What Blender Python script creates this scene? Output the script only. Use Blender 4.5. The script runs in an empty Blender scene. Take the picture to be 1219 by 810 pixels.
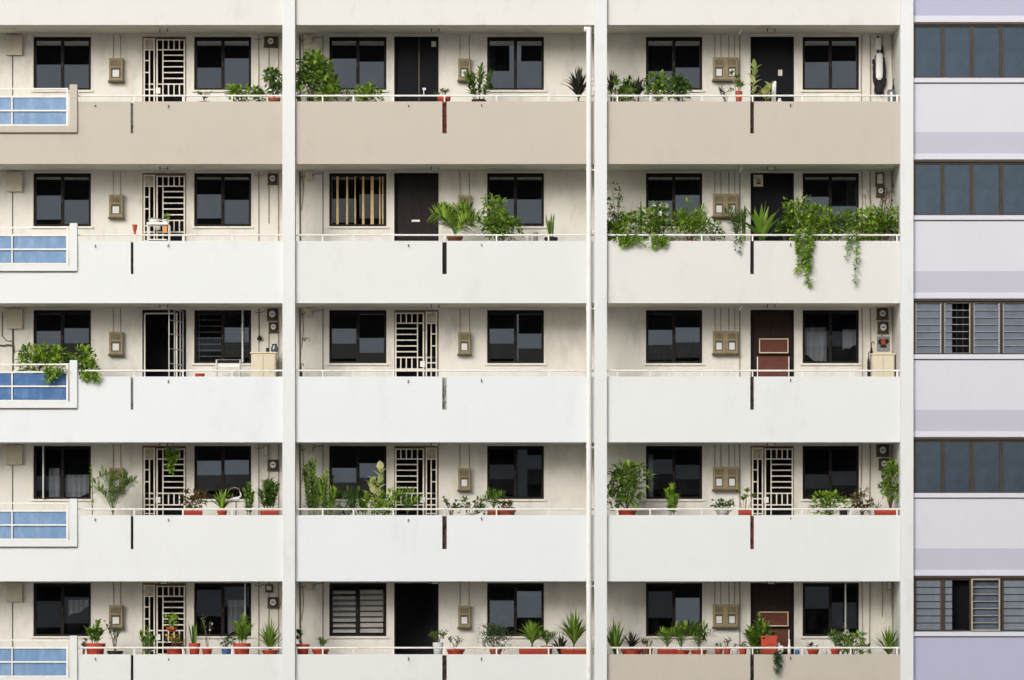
import bpy, math, random
from mathutils import Vector, Matrix
R = math.radians
scene = bpy.context.scene
COL = scene.collection

# ------------------------------------------------------------------ camera, world, sun, exposure
D = 80.0            # metres from the camera to the facade plane (y = 0)
S = 59.2            # picture units per metre on the facade plane
CX, CY = 609.5, 740.0
H0 = 14.0           # camera height above the ground
BW = 1.35           # depth of the corridor (front of the flats' wall)

cam_d = bpy.data.cameras.new('camera')
cam = bpy.data.objects.new('camera', cam_d); COL.objects.link(cam)
cam.location = (0, -D, H0); cam.rotation_euler = (R(90), 0, 0)
cam_d.sensor_fit = 'HORIZONTAL'; cam_d.sensor_width = 36.0
cam_d.lens = 36.0 * D / (1219.0 / S)
cam_d.shift_x = 0.0
cam_d.shift_y = (CY - 405.0) / 1219.0
cam_d.clip_start = 0.5; cam_d.clip_end = 3000
scene.camera = cam

SUN_EL, SUN_AZ = 23.0, -24.0       # sun stands on the camera's side, slightly to its left
world = bpy.data.worlds.new('World'); scene.world = world; world.use_nodes = True
nt = world.node_tree; nt.nodes.clear()
wo = nt.nodes.new('ShaderNodeOutputWorld'); bg = nt.nodes.new('ShaderNodeBackground')
sky = nt.nodes.new('ShaderNodeTexSky'); sky.sky_type = 'NISHITA'; sky.sun_disc = False
sky.sun_elevation = R(SUN_EL); sky.sun_rotation = R(180 - SUN_AZ)
sky.air_density = 1.0; sky.dust_density = 4.0; sky.ozone_density = 1.0; sky.altitude = 0
hs = nt.nodes.new('ShaderNodeHueSaturation'); hs.inputs['Saturation'].default_value = 0.40
nt.links.new(sky.outputs[0], hs.inputs['Color']); nt.links.new(hs.outputs[0], bg.inputs[0])
bg.inputs[1].default_value = 0.15
nt.links.new(bg.outputs[0], wo.inputs[0])
sd = bpy.data.lights.new('sun', 'SUN'); sd.energy = 1.3; sd.angle = R(35); sd.color = (1.0, 0.99, 0.98)
so = bpy.data.objects.new('sun', sd); COL.objects.link(so)
dirv = Vector((math.sin(R(SUN_AZ)) * math.cos(R(SUN_EL)), -math.cos(R(SUN_AZ)) * math.cos(R(SUN_EL)), math.sin(R(SUN_EL))))
so.rotation_euler = dirv.to_track_quat('Z', 'Y').to_euler(); so.location = (-20, -60, 60)
vs = scene.view_settings
vs.view_transform = 'Standard'; vs.look = 'None'; vs.gamma = 1.0; vs.use_curve_mapping = False
vs.exposure = 0.08

# ------------------------------------------------------------------ helpers
def X(px, d=0.0): return (px - CX) / S * (D + d) / D
def Z(py, d=0.0): return H0 + (CY - py) / S * (D + d) / D
def lin(*c):
    r = []
    for v in c:
        v /= 255.0
        r.append(v / 12.92 if v <= .04045 else ((v + .055) / 1.055) ** 2.4)
    return tuple(r)

class MB:
    def __init__(s): s.v = []; s.f = []
    def add(s, vs_, fs):
        b = len(s.v); s.v += [tuple(p) for p in vs_]; s.f += [tuple(i + b for i in f) for f in fs]; return s
    def box(s, x0, x1, y0, y1, z0, z1):
        if x0 > x1: x0, x1 = x1, x0
        if z0 > z1: z0, z1 = z1, z0
        if y0 > y1: y0, y1 = y1, y0
        return s.add([(x0,y0,z0),(x1,y0,z0),(x1,y1,z0),(x0,y1,z0),(x0,y0,z1),(x1,y0,z1),(x1,y1,z1),(x0,y1,z1)],
            [(0,3,2,1),(4,5,6,7),(0,1,5,4),(1,2,6,5),(2,3,7,6),(3,0,4,7)])
    def prism(s, pts, y0, y1):       # outline in x,z, counter-clockwise seen from the front
        n = len(pts)
        vs_ = [(x, y0, z) for x, z in pts] + [(x, y1, z) for x, z in pts]
        fs = [tuple(range(n)), tuple(range(2*n-1, n-1, -1))]
        fs += [(i, i + n, (i + 1) % n + n, (i + 1) % n) for i in range(n)]
        return s.add(vs_, fs)
    def tube(s, pts, r, n=8, r1=None):
        pts = [Vector(p) for p in pts]; m = len(pts); b = len(s.v)
        if r1 is None: r1 = r
        for i, p in enumerate(pts):
            t = (pts[min(i+1, m-1)] - pts[max(i-1, 0)])
            if t.length < 1e-9: t = Vector((0,0,1))
            t.normalize()
            a = t.cross(Vector((0,1,0)) if abs(t.y) < .9 else Vector((1,0,0))).normalized(); c = t.cross(a)
            rr = r + (r1 - r) * i / max(1, m - 1)
            for k in range(n):
                q = p + (a * math.cos(2*math.pi*k/n) + c * math.sin(2*math.pi*k/n)) * rr
                s.v.append(tuple(q))
        for i in range(m - 1):
            for k in range(n):
                s.f.append((b+i*n+k, b+i*n+(k+1)%n, b+(i+1)*n+(k+1)%n, b+(i+1)*n+k))
        s.f.append(tuple(b + k for k in range(n-1, -1, -1))); s.f.append(tuple(b+(m-1)*n+k for k in range(n)))
        return s
    def lathe(s, prof, n=16, c=(0,0,0), sx=1, sy=1):
        b = len(s.v)
        for r, z in prof:
            for k in range(n):
                a = 2*math.pi*k/n
                s.v.append((c[0]+r*math.cos(a)*sx, c[1]+r*math.sin(a)*sy, c[2]+z))
        for i in range(len(prof)-1):
            for k in range(n):
                s.f.append((b+i*n+k, b+i*n+(k+1)%n, b+(i+1)*n+(k+1)%n, b+(i+1)*n+k))
        s.f.append(tuple(b+k for k in range(n-1,-1,-1))); s.f.append(tuple(b+(len(prof)-1)*n+k for k in range(n)))
        return s
    def strip(s, p, d, L, w, droop=.4, n=4, fold=.25, wprof=None):
        """a leaf blade: starts at p, runs along d, droops under its own weight"""
        p = Vector(p); d = Vector(d).normalized(); b = len(s.v)
        side = d.cross(Vector((0,0,1)))
        if side.length < .05: side = Vector((random.uniform(-1,1), random.uniform(-1,1), 0))
        side.normalize()
        seg = L / n
        for i in range(n + 1):
            t = i / n
            ww = w * .5 * (wprof(t) if wprof else math.sin(math.pi * min(1, .12 + .88 * t) ** .8) ** .8 if t < 1 else 0)
            if i == n: s.v.append(tuple(p)); break
            nrm = side.cross(d).normalized()
            s.v += [tuple(p - side*ww + nrm*ww*fold), tuple(p), tuple(p + side*ww + nrm*ww*fold)]
            p = p + d * seg
            d = (d + Vector((0,0,-1)) * droop / n * (1 + t)).normalized()
        for i in range(n - 1):
            a = b + 3*i
            s.f += [(a, a+1, a+4, a+3), (a+1, a+2, a+5, a+4)]
        a = b + 3*(n-1); t_ = b + 3*n
        s.f += [(a, a+1, t_), (a+1, a+2, t_)]
        return s
    def leaf(s, p, d, L, w):
        p = Vector(p); d = Vector(d).normalized()
        side = d.cross(Vector((random.uniform(-.5,.5), random.uniform(-.5,.5), 1)))
        if side.length < .05: side = Vector((1,0,0))
        side.normalize(); up = side.cross(d)
        m = p + d*L*.45 ; b = len(s.v)
        s.v += [tuple(p), tuple(m - side*w*.5 + up*w*.18), tuple(m - up*w*.0), tuple(m + side*w*.5 + up*w*.18), tuple(p + d*L - up*L*.08)]
        s.f += [(b, b+2, b+1), (b, b+3, b+2), (b+1, b+2, b+4), (b+2, b+3, b+4)]
        return s
    def blob(s, c, rx, ry, rz, n=8, m=5, jit=.0):
        b = len(s.v); c = Vector(c)
        s.v.append((c.x, c.y, c.z - rz))
        for i in range(1, m):
            a = math.pi * i / m - math.pi/2
            for k in range(n):
                q = 2*math.pi*k/n; j = 1 + random.uniform(-jit, jit)
                s.v.append((c.x + rx*math.cos(a)*math.cos(q)*j, c.y + ry*math.cos(a)*math.sin(q)*j, c.z + rz*math.sin(a)*j))
        s.v.append((c.x, c.y, c.z + rz)); top = len(s.v) - 1
        for k in range(n): s.f.append((b, b+1+(k+1)%n, b+1+k))
        for i in range(m-2):
            for k in range(n):
                s.f.append((b+1+i*n+k, b+1+i*n+(k+1)%n, b+1+(i+1)*n+(k+1)%n, b+1+(i+1)*n+k))
        for k in range(n): s.f.append((b+1+(m-2)*n+k, b+1+(m-2)*n+(k+1)%n, top))
        return s
    def build(s, name, m, parent=None, smooth=False, bevel=0, loc=None, rot=None):
        me = bpy.data.meshes.new(name); me.from_pydata(s.v, [], s.f); me.update()
        if smooth:
            for p in me.polygons: p.use_smooth = True
        me.materials.append(m)
        o = bpy.data.objects.new(name, me); COL.objects.link(o)
        if parent is not None: o.parent = parent
        if loc is not None: o.location = loc
        if rot is not None: o.rotation_euler = rot
        if bevel:
            bm = o.modifiers.new('bevel', 'BEVEL'); bm.width = bevel; bm.segments = 2; bm.limit_method = 'ANGLE'; bm.angle_limit = R(40)
        return o

def tag(o, label, cat=None, group=None, kind=None):
    o['label'] = label
    if cat: o['category'] = cat
    if group: o['group'] = group
    if kind: o['kind'] = kind
    return o
def empty(name, loc, label=None, cat=None, group=None, kind=None, parent=None):
    o = bpy.data.objects.new(name, None); COL.objects.link(o); o.location = loc; o.empty_display_size = .1
    if parent is not None: o.parent = parent
    if label: tag(o, label, cat, group, kind)
    return o

# ------------------------------------------------------------------ materials
def mat(name, col, rough=.7, var=.06, scale=3.0, stretch=(1,1,1), bump=0, bscale=60, spec=.4, metal=0, dirt=None, dirt_amt=0, dirt_scale=1.2, dirt_lo=.52, dirt_hi=.72, ior=None, coat=0):
    m = bpy.data.materials.new(name); m.use_nodes = True; t = m.node_tree; N = t.nodes; L = t.links
    p = N['Principled BSDF']; p.inputs['Roughness'].default_value = rough; p.inputs['Metallic'].default_value = metal
    p.inputs['Specular IOR Level'].default_value = spec
    if ior: p.inputs['IOR'].default_value = ior
    if coat: p.inputs['Coat Weight'].default_value = coat
    tc = N.new('ShaderNodeTexCoord'); mp = N.new('ShaderNodeMapping'); mp.inputs['Scale'].default_value = stretch
    L.new(tc.outputs['Object'], mp.inputs['Vector'])
    no = N.new('ShaderNodeTexNoise'); no.inputs['Scale'].default_value = scale; no.inputs['Detail'].default_value = 6; no.inputs['Roughness'].default_value = .6
    L.new(mp.outputs[0], no.inputs['Vector'])
    ra = N.new('ShaderNodeValToRGB'); c = Vector(col)
    ra.color_ramp.elements[0].position = .3; ra.color_ramp.elements[1].position = .7
    ra.color_ramp.elements[0].color = (*(c*(1-var)), 1); ra.color_ramp.elements[1].color = (*[min(1, v*(1+var)) for v in c], 1)
    L.new(no.outputs['Fac'], ra.inputs['Fac']); out = ra.outputs['Color']
    if dirt:
        n2 = N.new('ShaderNodeTexNoise'); n2.inputs['Scale'].default_value = dirt_scale; n2.inputs['Detail'].default_value = 9; n2.inputs['Roughness'].default_value = .65
        m2 = N.new('ShaderNodeMapping'); m2.inputs['Scale'].default_value = (1.4, 1.4, .6); m2.inputs['Location'].default_value = (3.1, 1.7, .4)
        L.new(tc.outputs['Object'], m2.inputs['Vector']); L.new(m2.outputs[0], n2.inputs['Vector'])
        r2 = N.new('ShaderNodeValToRGB'); r2.color_ramp.elements[0].position = dirt_lo; r2.color_ramp.elements[1].position = dirt_hi
        r2.color_ramp.elements[0].color = (0,0,0,1); r2.color_ramp.elements[1].color = (dirt_amt,)*3 + (1,)
        L.new(n2.outputs['Fac'], r2.inputs['Fac'])
        mx = N.new('ShaderNodeMix'); mx.data_type = 'RGBA'
        L.new(r2.outputs['Color'], mx.inputs['Factor']); L.new(out, mx.inputs['A']); mx.inputs['B'].default_value = (*dirt, 1)
        out = mx.outputs['Result']
    L.new(out, p.inputs['Base Color'])
    if bump:
        nb = N.new('ShaderNodeTexNoise'); nb.inputs['Scale'].default_value = bscale; nb.inputs['Detail'].default_value = 4
        L.new(tc.outputs['Object'], nb.inputs['Vector'])
        bn = N.new('ShaderNodeBump'); bn.inputs['Strength'].default_value = bump; bn.inputs['Distance'].default_value = .01
        L.new(nb.outputs['Fac'], bn.inputs['Height']); L.new(bn.outputs[0], p.inputs['Normal'])
    return m

grime = (.30, .265, .20)
def paint(name, rgb, amt=.16):
    return mat(name, [v*.84 for v in lin(*rgb)], rough=.75, var=.012, scale=.7, bump=.25, bscale=45, spec=.2, dirt=grime, dirt_amt=amt, dirt_scale=1.6, dirt_lo=.56, dirt_hi=.8)
M = {}
M['column'] = paint('column_paint', (230,232,231), .24)
M['beige'] = paint('beige_paint', (199,191,178), .24)
M['white_a'] = paint('white_paint_warm', (228,230,227), .20)
M['white_b'] = paint('white_paint_neutral', (231,234,233), .18)
M['white_c'] = paint('white_paint_cool', (232,236,238), .16)
M['white_d'] = paint('white_paint_grey', (225,225,220), .24)
M['wall'] = mat('corridor_wall_paint', lin(223,220,211), rough=.8, var=.04, scale=1.3, bump=.3, bscale=35, spec=.2, dirt=(.24,.21,.16), dirt_amt=.36, dirt_scale=2.6, dirt_lo=.48, dirt_hi=.78)
M['ceiling'] = mat('ceiling_paint', lin(224,218,203), rough=.85, var=.04, scale=1.0, spec=.1, dirt=(.2,.17,.12), dirt_amt=.4, dirt_scale=1.5)
M['floor'] = mat('corridor_floor_screed', (.48,.46,.42), rough=.7, var=.1, scale=2)
M['trim'] = mat('trim_paint', lin(222,216,204), rough=.6, var=.03, scale=3, dirt=grime, dirt_amt=.35, dirt_scale=4)
M['sheer'] = mat('pale_curtain', lin(205,205,200), rough=.9, var=.10, scale=5, stretch=(6,1,.3))
M['brown_curtain'] = mat('brown_curtain', lin(120,98,72), rough=.9, var=.2, scale=5, stretch=(6,1,.3))
M['lilac'] = paint('pale_lilac_paint', (217,217,226), .12)
M['lilac_band'] = paint('darker_lilac_paint', (194,194,208), .12)
M['lilac_deep'] = paint('deep_lilac_paint', (184,186,209), .10)
M['lilac_light'] = paint('light_lilac_paint', (220,220,232), .12)
M['rail'] = mat('white_rail_paint', lin(228,226,220), rough=.4, var=.03, scale=5, dirt=grime, dirt_amt=.35, dirt_scale=6)
M['pipe'] = mat('white_pvc_pipe', lin(228,227,222), rough=.35, var=.02, scale=5, dirt=grime, dirt_amt=.25, dirt_scale=5)
M['frame'] = mat('dark_brown_window_frame', (.009,.0065,.006), rough=.6, var=.3, scale=8, spec=.2)
M['bronze'] = mat('bronze_aluminium', lin(68,58,47), rough=.42, var=.18, scale=9, spec=.5, metal=.3, stretch=(1,1,.3))
M['alu'] = mat('bare_aluminium', (.55,.55,.54), rough=.35, var=.08, scale=6, metal=.6)
M['doorwood'] = mat('dark_stained_door', (.014,.0095,.009), rough=.6, var=.35, scale=6, stretch=(4,1,.4), spec=.2)
M['brown_door'] = mat('brown_wood_door', (.024,.013,.010), rough=.6, var=.3, scale=6, stretch=(5,1,.5), spec=.2)
M['black_door'] = mat('black_painted_door', (.005,.006,.009), rough=.6, var=.2, scale=4, spec=.12)
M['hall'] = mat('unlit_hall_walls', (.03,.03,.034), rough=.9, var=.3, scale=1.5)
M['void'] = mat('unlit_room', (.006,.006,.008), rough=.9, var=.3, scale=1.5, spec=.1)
M['doorframe'] = mat('weathered_door_frame', lin(122,104,82), rough=.6, var=.25, scale=7, stretch=(3,1,.5))
M['gate'] = mat('cream_gate_paint', lin(226,219,205), rough=.5, var=.06, scale=8, dirt=(.16,.10,.06), dirt_amt=.5, dirt_scale=9)
M['plate'] = mat('gate_plate_paint', lin(186,178,160), rough=.5, var=.12, scale=14, dirt=(.12,.09,.06), dirt_amt=.7, dirt_scale=14, dirt_lo=.48)
M['cabinet'] = mat('olive_meter_cabinet', lin(148,134,104), rough=.6, var=.12, scale=9, dirt=(.10,.07,.03), dirt_amt=.6, dirt_scale=11)
M['cabinet_panel'] = mat('weathered_cabinet_panel', lin(120,108,82), rough=.7, var=.15, scale=12, dirt=(.06,.04,.02), dirt_amt=.7, dirt_scale=14)
M['cabinet_dark'] = mat('cabinet_inside', lin(92,80,58), rough=.7, var=.2, scale=12)
M['meter_face'] = mat('meter_face', lin(212,214,214), rough=.3, var=.1, scale=25)
M['meter_dark'] = mat('meter_body', (.035,.03,.025), rough=.4, var=.3, scale=12)
M['box'] = mat('beige_junction_box', lin(200,192,172), rough=.55, var=.05, scale=6, dirt=grime, dirt_amt=.4, dirt_scale=5)
M['conduit'] = mat('painted_conduit', lin(158,150,132), rough=.6, var=.15, scale=7)
M['cable'] = mat('dark_cable', (.05,.042,.035), rough=.6, var=.3, scale=10)
M['mark'] = mat('rusty_stub', (.06,.035,.02), rough=.8, var=.4, scale=30)
M['blue'] = mat('blue_panel_paint', lin(104,138,174), rough=.4, var=.10, scale=3.5, dirt=lin(150,170,196), dirt_amt=.6, dirt_scale=5, dirt_lo=.45)
M['blue_deep'] = mat('deep_blue_panel_paint', lin(54,96,146), rough=.4, var=.12, scale=3.5, dirt=lin(110,150,190), dirt_amt=.6, dirt_scale=5, dirt_lo=.45)
M['soil'] = mat('potting_soil', (.035,.022,.014), rough=.95, var=.4, scale=40)
M['terracotta'] = mat('red_plastic_pot', lin(160,76,52), rough=.5, var=.14, scale=7, dirt=(.30,.16,.10), dirt_amt=.4, dirt_scale=9)
M['redpot'] = mat('bright_red_pot', lin(178,64,40), rough=.55, var=.16, scale=7, dirt=(.28,.14,.08), dirt_amt=.5, dirt_scale=9)
M['brownpot'] = mat('brown_clay_pot', lin(120,72,48), rough=.7, var=.2, scale=10)
M['blackpot'] = mat('black_plastic_pot', (.018,.018,.02), rough=.45, var=.3, scale=9)
M['whitepot'] = mat('white_glazed_pot', lin(205,205,202), rough=.3, var=.06, scale=9)
M['greypot'] = mat('grey_concrete_pot', lin(140,140,138), rough=.8, var=.12, scale=16)
M['bluepot'] = mat('blue_glazed_pot', lin(70,110,165), rough=.25, var=.15, scale=9)
M['bark'] = mat('brown_stem', (.11,.075,.045), rough=.85, var=.35, scale=30)
M['palebark'] = mat('pale_stem', (.35,.31,.24), rough=.8, var=.25, scale=30)
M['stem'] = mat('green_stem', (.09,.17,.04), rough=.6, var=.25, scale=20)
M['red'] = mat('red_enamel', lin(205,50,35), rough=.4, var=.1, scale=12)
M['orange'] = mat('orange_packet', lin(226,138,66), rough=.5, var=.08, scale=12)
M['white'] = mat('white_enamel', lin(226,226,222), rough=.4, var=.04, scale=8)
M['black'] = mat('black_fabric', (.012,.012,.014), rough=.8, var=.3, scale=12)
M['paper'] = mat('printed_paper', lin(205,202,190), rough=.7, var=.2, scale=60)
M['ink'] = mat('dark_ink', (.03,.035,.045), rough=.7, var=.2, scale=20)
M['redwood'] = mat('red_brown_boards', lin(94,46,31), rough=.65, var=.4, scale=9, stretch=(.5,1,7), dirt=(.06,.02,.012), dirt_amt=.7, dirt_scale=7)
M['cream_edge'] = mat('cream_painted_edge', lin(214,200,165), rough=.6, var=.08, scale=8)
M['cupboard'] = mat('cream_cupboard_paint', lin(206,196,172), rough=.55, var=.05, scale=5, dirt=(.2,.14,.08), dirt_amt=.35, dirt_scale=6)
M['strip_cream'] = mat('cream_fabric_strip', lin(205,178,128), rough=.8, var=.22, scale=14, stretch=(1,1,.5))
M['blade'] = mat('frosted_louvre_glass', lin(160,156,150), rough=.25, var=.18, scale=6, spec=.6)
M['blade_blue'] = mat('grey_louvre_glass', lin(78,88,102), rough=.12, var=.2, scale=5, spec=.8)
M['slot_dark'] = mat('dark_joint_filler', (.018,.015,.013), rough=.8, var=.4, scale=25)
M['slot_red'] = mat('red_primer_joint', (.20,.035,.022), rough=.7, var=.5, scale=18, dirt=(.02,.012,.01), dirt_amt=1, dirt_scale=12, dirt_lo=.45, dirt_hi=.6)
M['slot_mix'] = mat('worn_joint_filler', (.09,.055,.035), rough=.8, var=.6, scale=22, dirt=(.012,.01,.01), dirt_amt=1, dirt_scale=14, dirt_lo=.42, dirt_hi=.58)
M['slot_grey'] = mat('grey_joint_filler', lin(170,168,162), rough=.7, var=.1, scale=14, dirt=(.05,.045,.04), dirt_amt=.9, dirt_scale=14, dirt_lo=.5, dirt_hi=.6)
M['yellow'] = mat('yellow_petal', (.75,.55,.10), rough=.6, var=.2, scale=20)
M['redflower'] = mat('red_petal', (.60,.05,.035), rough=.6, var=.2, scale=20)
M['whiteflower'] = mat('white_petal', (.78,.74,.74), rough=.6, var=.08, scale=20)
M['asphalt'] = mat('asphalt', (.06,.06,.062), rough=.9, var=.2, scale=2)
M['ground'] = mat('pale_concrete_paving', (.42,.41,.39), rough=.9, var=.15, scale=.4)
M['lamp'] = mat('lamp_diffuser', lin(215,212,200), rough=.4, var=.05, scale=8)

def foliage_mat(name, dark, light, trans=.40, rough=.45):
    m = bpy.data.materials.new(name); m.use_nodes = True; t = m.node_tree; N = t.nodes; L = t.links
    p = N['Principled BSDF']; p.inputs['Roughness'].default_value = rough; p.inputs['Specular IOR Level'].default_value = .35
    g = N.new('ShaderNodeNewGeometry'); ra = N.new('ShaderNodeValToRGB')
    e = ra.color_ramp.elements; e[0].position = 0; e[1].position = 1; e[0].color = (*dark, 1); e[1].color = (*light, 1)
    mid = e.new(.5); mid.color = (*[(a*.5 + b*.5) for a, b in zip(dark, light)], 1)
    L.new(g.outputs['Random Per Island'], ra.inputs['Fac'])
    tr = N.new('ShaderNodeBsdfTranslucent'); mx = N.new('ShaderNodeMixShader'); mx.inputs[0].default_value = trans
    L.new(ra.outputs[0], p.inputs['Base Color']); L.new(ra.outputs[0], tr.inputs['Color'])
    o = N['Material Output']; L.new(p.outputs[0], mx.inputs[1]); L.new(tr.outputs[0], mx.inputs[2]); L.new(mx.outputs[0], o.inputs['Surface'])
    return m
F = {
 'fresh': foliage_mat('fresh_green_leaf', (.035,.12,.010), (.48,.68,.09)),
 'mid':   foliage_mat('mid_green_leaf', (.022,.085,.011), (.34,.52,.075)),
 'deep':  foliage_mat('deep_green_leaf', (.012,.045,.010), (.20,.34,.06)),
 'dark':  foliage_mat('dark_bronze_leaf', (.010,.013,.010), (.055,.065,.035), .12),
 'grey':  foliage_mat('grey_green_leaf', (.035,.075,.035), (.16,.26,.11)),
 'lime':  foliage_mat('lime_leaf', (.10,.22,.02), (.34,.50,.07)),
 'varieg':foliage_mat('yellow_variegated_leaf', (.30,.42,.07), (.88,.86,.48)),
 'ageing':foliage_mat('reddish_green_leaf', (.05,.07,.02), (.28,.20,.07)),
}

def glass(name, base, ior, rough=.02, tint=(.80,.90,1.0), wav=.02):
    m = bpy.data.materials.new(name); m.use_nodes = True; t = m.node_tree; N = t.nodes; L = t.links
    p = N['Principled BSDF']; p.inputs['Base Color'].default_value = (*base, 1); p.inputs['Roughness'].default_value = rough
    p.inputs['IOR'].default_value = ior; p.inputs['Specular Tint'].default_value = (*tint, 1)
    tc = N.new('ShaderNodeTexCoord'); n = N.new('ShaderNodeTexNoise'); n.inputs['Scale'].default_value = 1.7; n.inputs['Detail'].default_value = 2
    L.new(tc.outputs['Object'], n.inputs['Vector'])
    b = N.new('ShaderNodeBump'); b.inputs['Strength'].default_value = wav; b.inputs['Distance'].default_value = .02
    L.new(n.outputs['Fac'], b.inputs['Height']); L.new(b.outputs[0], p.inputs['Normal'])
    # dusty patches
    n2 = N.new('ShaderNodeTexNoise'); n2.inputs['Scale'].default_value = 4; n2.inputs['Detail'].default_value = 8
    L.new(tc.outputs['Object'], n2.inputs['Vector'])
    ra = N.new('ShaderNodeValToRGB'); ra.color_ramp.elements[0].position = .45; ra.color_ramp.elements[1].position = .8
    ra.color_ramp.elements[0].color = (*base, 1); ra.color_ramp.elements[1].color = (*[v*2.2+.004 for v in base], 1)
    L.new(n2.outputs['Fac'], ra.inputs[0]); L.new(ra.outputs[0], p.inputs['Base Color'])
    return m
def sheer_glass(name, ior, see, tint=(.90,.95,1.0), wav=.0006):
    m = bpy.data.materials.new(name); m.use_nodes = True; t = m.node_tree; N = t.nodes; L = t.links; N.remove(N['Principled BSDF'])
    gl = N.new('ShaderNodeBsdfGlossy'); gl.inputs['Roughness'].default_value = .004; gl.inputs['Color'].default_value = (*tint, 1)
    tr = N.new('ShaderNodeBsdfTransparent'); see *= 1.35; tr.inputs['Color'].default_value = (see, see*1.02, see*1.05, 1)
    fr = N.new('ShaderNodeFresnel'); fr.inputs['IOR'].default_value = ior; mx = N.new('ShaderNodeMixShader')
    df = N.new('ShaderNodeBsdfDiffuse'); df.inputs['Color'].default_value = (.30,.29,.27,1); m2 = N.new('ShaderNodeMixShader')
    tc = N.new('ShaderNodeTexCoord'); n = N.new('ShaderNodeTexNoise'); n.inputs['Scale'].default_value = 1.7; n.inputs['Detail'].default_value = 2
    L.new(tc.outputs['Object'], n.inputs['Vector'])
    b = N.new('ShaderNodeBump'); b.inputs['Strength'].default_value = wav; b.inputs['Distance'].default_value = .02
    L.new(n.outputs['Fac'], b.inputs['Height'])
    if wav: L.new(b.outputs[0], gl.inputs['Normal'])
    n2 = N.new('ShaderNodeTexNoise'); n2.inputs['Scale'].default_value = 5; n2.inputs['Detail'].default_value = 9
    L.new(tc.outputs['Object'], n2.inputs['Vector'])
    ra = N.new('ShaderNodeValToRGB'); ra.color_ramp.elements[0].position = .45; ra.color_ramp.elements[1].position = .85
    ra.color_ramp.elements[0].color = (.0015,)*3 + (1,); ra.color_ramp.elements[1].color = (.03,)*3 + (1,)
    L.new(n2.outputs['Fac'], ra.inputs[0])
    L.new(fr.outputs[0], mx.inputs[0]); L.new(tr.outputs[0], mx.inputs[1]); L.new(gl.outputs[0], mx.inputs[2])
    L.new(ra.outputs[0], m2.inputs[0]); L.new(mx.outputs[0], m2.inputs[1]); L.new(df.outputs[0], m2.inputs[2])
    L.new(m2.outputs[0], N['Material Output'].inputs['Surface'])
    return m
M['glass'] = sheer_glass('tinted_window_glass', 3.3, .50)
M['glass_dark'] = sheer_glass('dark_window_glass', 1.6, .55)
M['glass_warm'] = sheer_glass('brown_window_glass', 2.3, .55, tint=(1,.95,.88))
M['glass_wing'] = glass('blue_grey_window_glass', (.008,.014,.026), 1.66, rough=.04, tint=(.60,.80,1.0))

# ------------------------------------------------------------------ ground
MB().box(-400, 400, -500, 300, -.3, 0).build('ground', M['ground'])['kind'] = 'structure'
MB().box(-400, 400, -62, -52, .0, .004).build('road', M['asphalt'])['kind'] = 'structure'

# ------------------------------------------------------------------ the corridor block
block = empty('apartment_block', (0, 1.5, 0), 'white and beige corridor apartment block with white columns and long parapets', 'apartment block')
def part(mb, name, m, parent=None, label=None, **k):
    p = parent if parent is not None else block
    o = mb.build(name, m, p, **k)
    if p is block or p.parent is block or p.parent is None:
        pass
    # geometry is written in world coordinates: undo the parents' offset
    off = Vector((0,0,0)); q = p
    while q is not None: off += q.location; q = q.parent
    if 'loc' in k and k['loc'] is not None: o.location = Vector(k['loc']) - off
    else: o.location = -off
    if label: o['label'] = label
    return o

PITCH = 165.6
def soff(i): return Z(30 + PITCH * i)
PTOP = [121, 287, 448.5, 613.5, 779.2]
def ptop(i):
    if 0 <= i < 5: return Z(PTOP[i])
    return soff(i + 1) + 1.27
COLS = [(336.5, 351.5), (707.5, 722.5), (1071.5, 1087.0)]
XL, XR = X(-190), X(1071.5)
TOPZ = soff(-1); BOTR = 6                       # rows -1 .. 5 are built with parapets
BAYS = [(-190, 336.5), (351.5, 707.5), (722.5, 1071.5)]
SLOTS = [(155.6, 158.8), (526.6, 531.8), (893.2, 897.6)]
PCOL = {(-1,0):'white_d',(-1,1):'white_d',(-1,2):'white_d',(0,0):'beige',(0,1):'beige',(0,2):'beige',
        (1,0):'white_b',(1,1):'white_a',(1,2):'white_d',(2,0):'white_c',(2,1):'white_c',(2,2):'white_b',
        (3,0):'white_b',(3,1):'white_c',(3,2):'white_b',(4,0):'white_a',(4,1):'white_a',(4,2):'beige',(5,0):'beige',(5,1):'white_a',(5,2):'white_a'}
SLOTM = {(0,0):'slot_grey',(0,1):'slot_red',(0,2):'slot_mix',(1,0):'slot_mix',(1,1):'slot_dark',(1,2):'slot_dark',
         (2,0):'slot_grey',(2,1):'slot_grey',(2,2):'slot_mix',(3,0):'slot_dark',(3,1):'slot_mix',(3,2):'slot_red',(4,0):'slot_dark',(4,1):'slot_mix',(4,2):'slot_mix'}
LANDT = {0:101, 1:266, 2:429, 3:594, 4:757}     # top of the post beside each blue railing

# solid mass behind the flats' wall, slabs, end walls
part(MB().box(X(-190), X(1087), BW + 1.2, 13, 0, TOPZ + 2.8), 'rear_body', M['hall'])
for i in range(-1, 6):
    z0 = soff(i + 1) + .022
    part(MB().box(X(-190), X(1071.5) + .02, .10, BW + 1.2, z0, z0 + .13), 'ceiling_slab', M['ceiling'])
    part(MB().box(X(-190), X(1071.5), .10, BW, z0 + .13, z0 + .142), 'corridor_floor', M['floor'])
part(MB().box(X(-190), X(1087), -.02, 13, TOPZ + 2.8, TOPZ + 3.0), 'roof', M['ceiling'])
part(MB().box(X(1071.5), X(1087), .3, 2.6, 0, TOPZ + 2.8), 'end_wall', M['white_d'])
part(MB().box(X(-196), X(-190), .0, 13, 0, TOPZ + 2.8), 'end_wall', M['white_d'])
part(MB().box(X(-190), X(1071.5), .0, BW + 1.2, 0, soff(6)), 'lower_storeys', M['white_a'])
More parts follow.
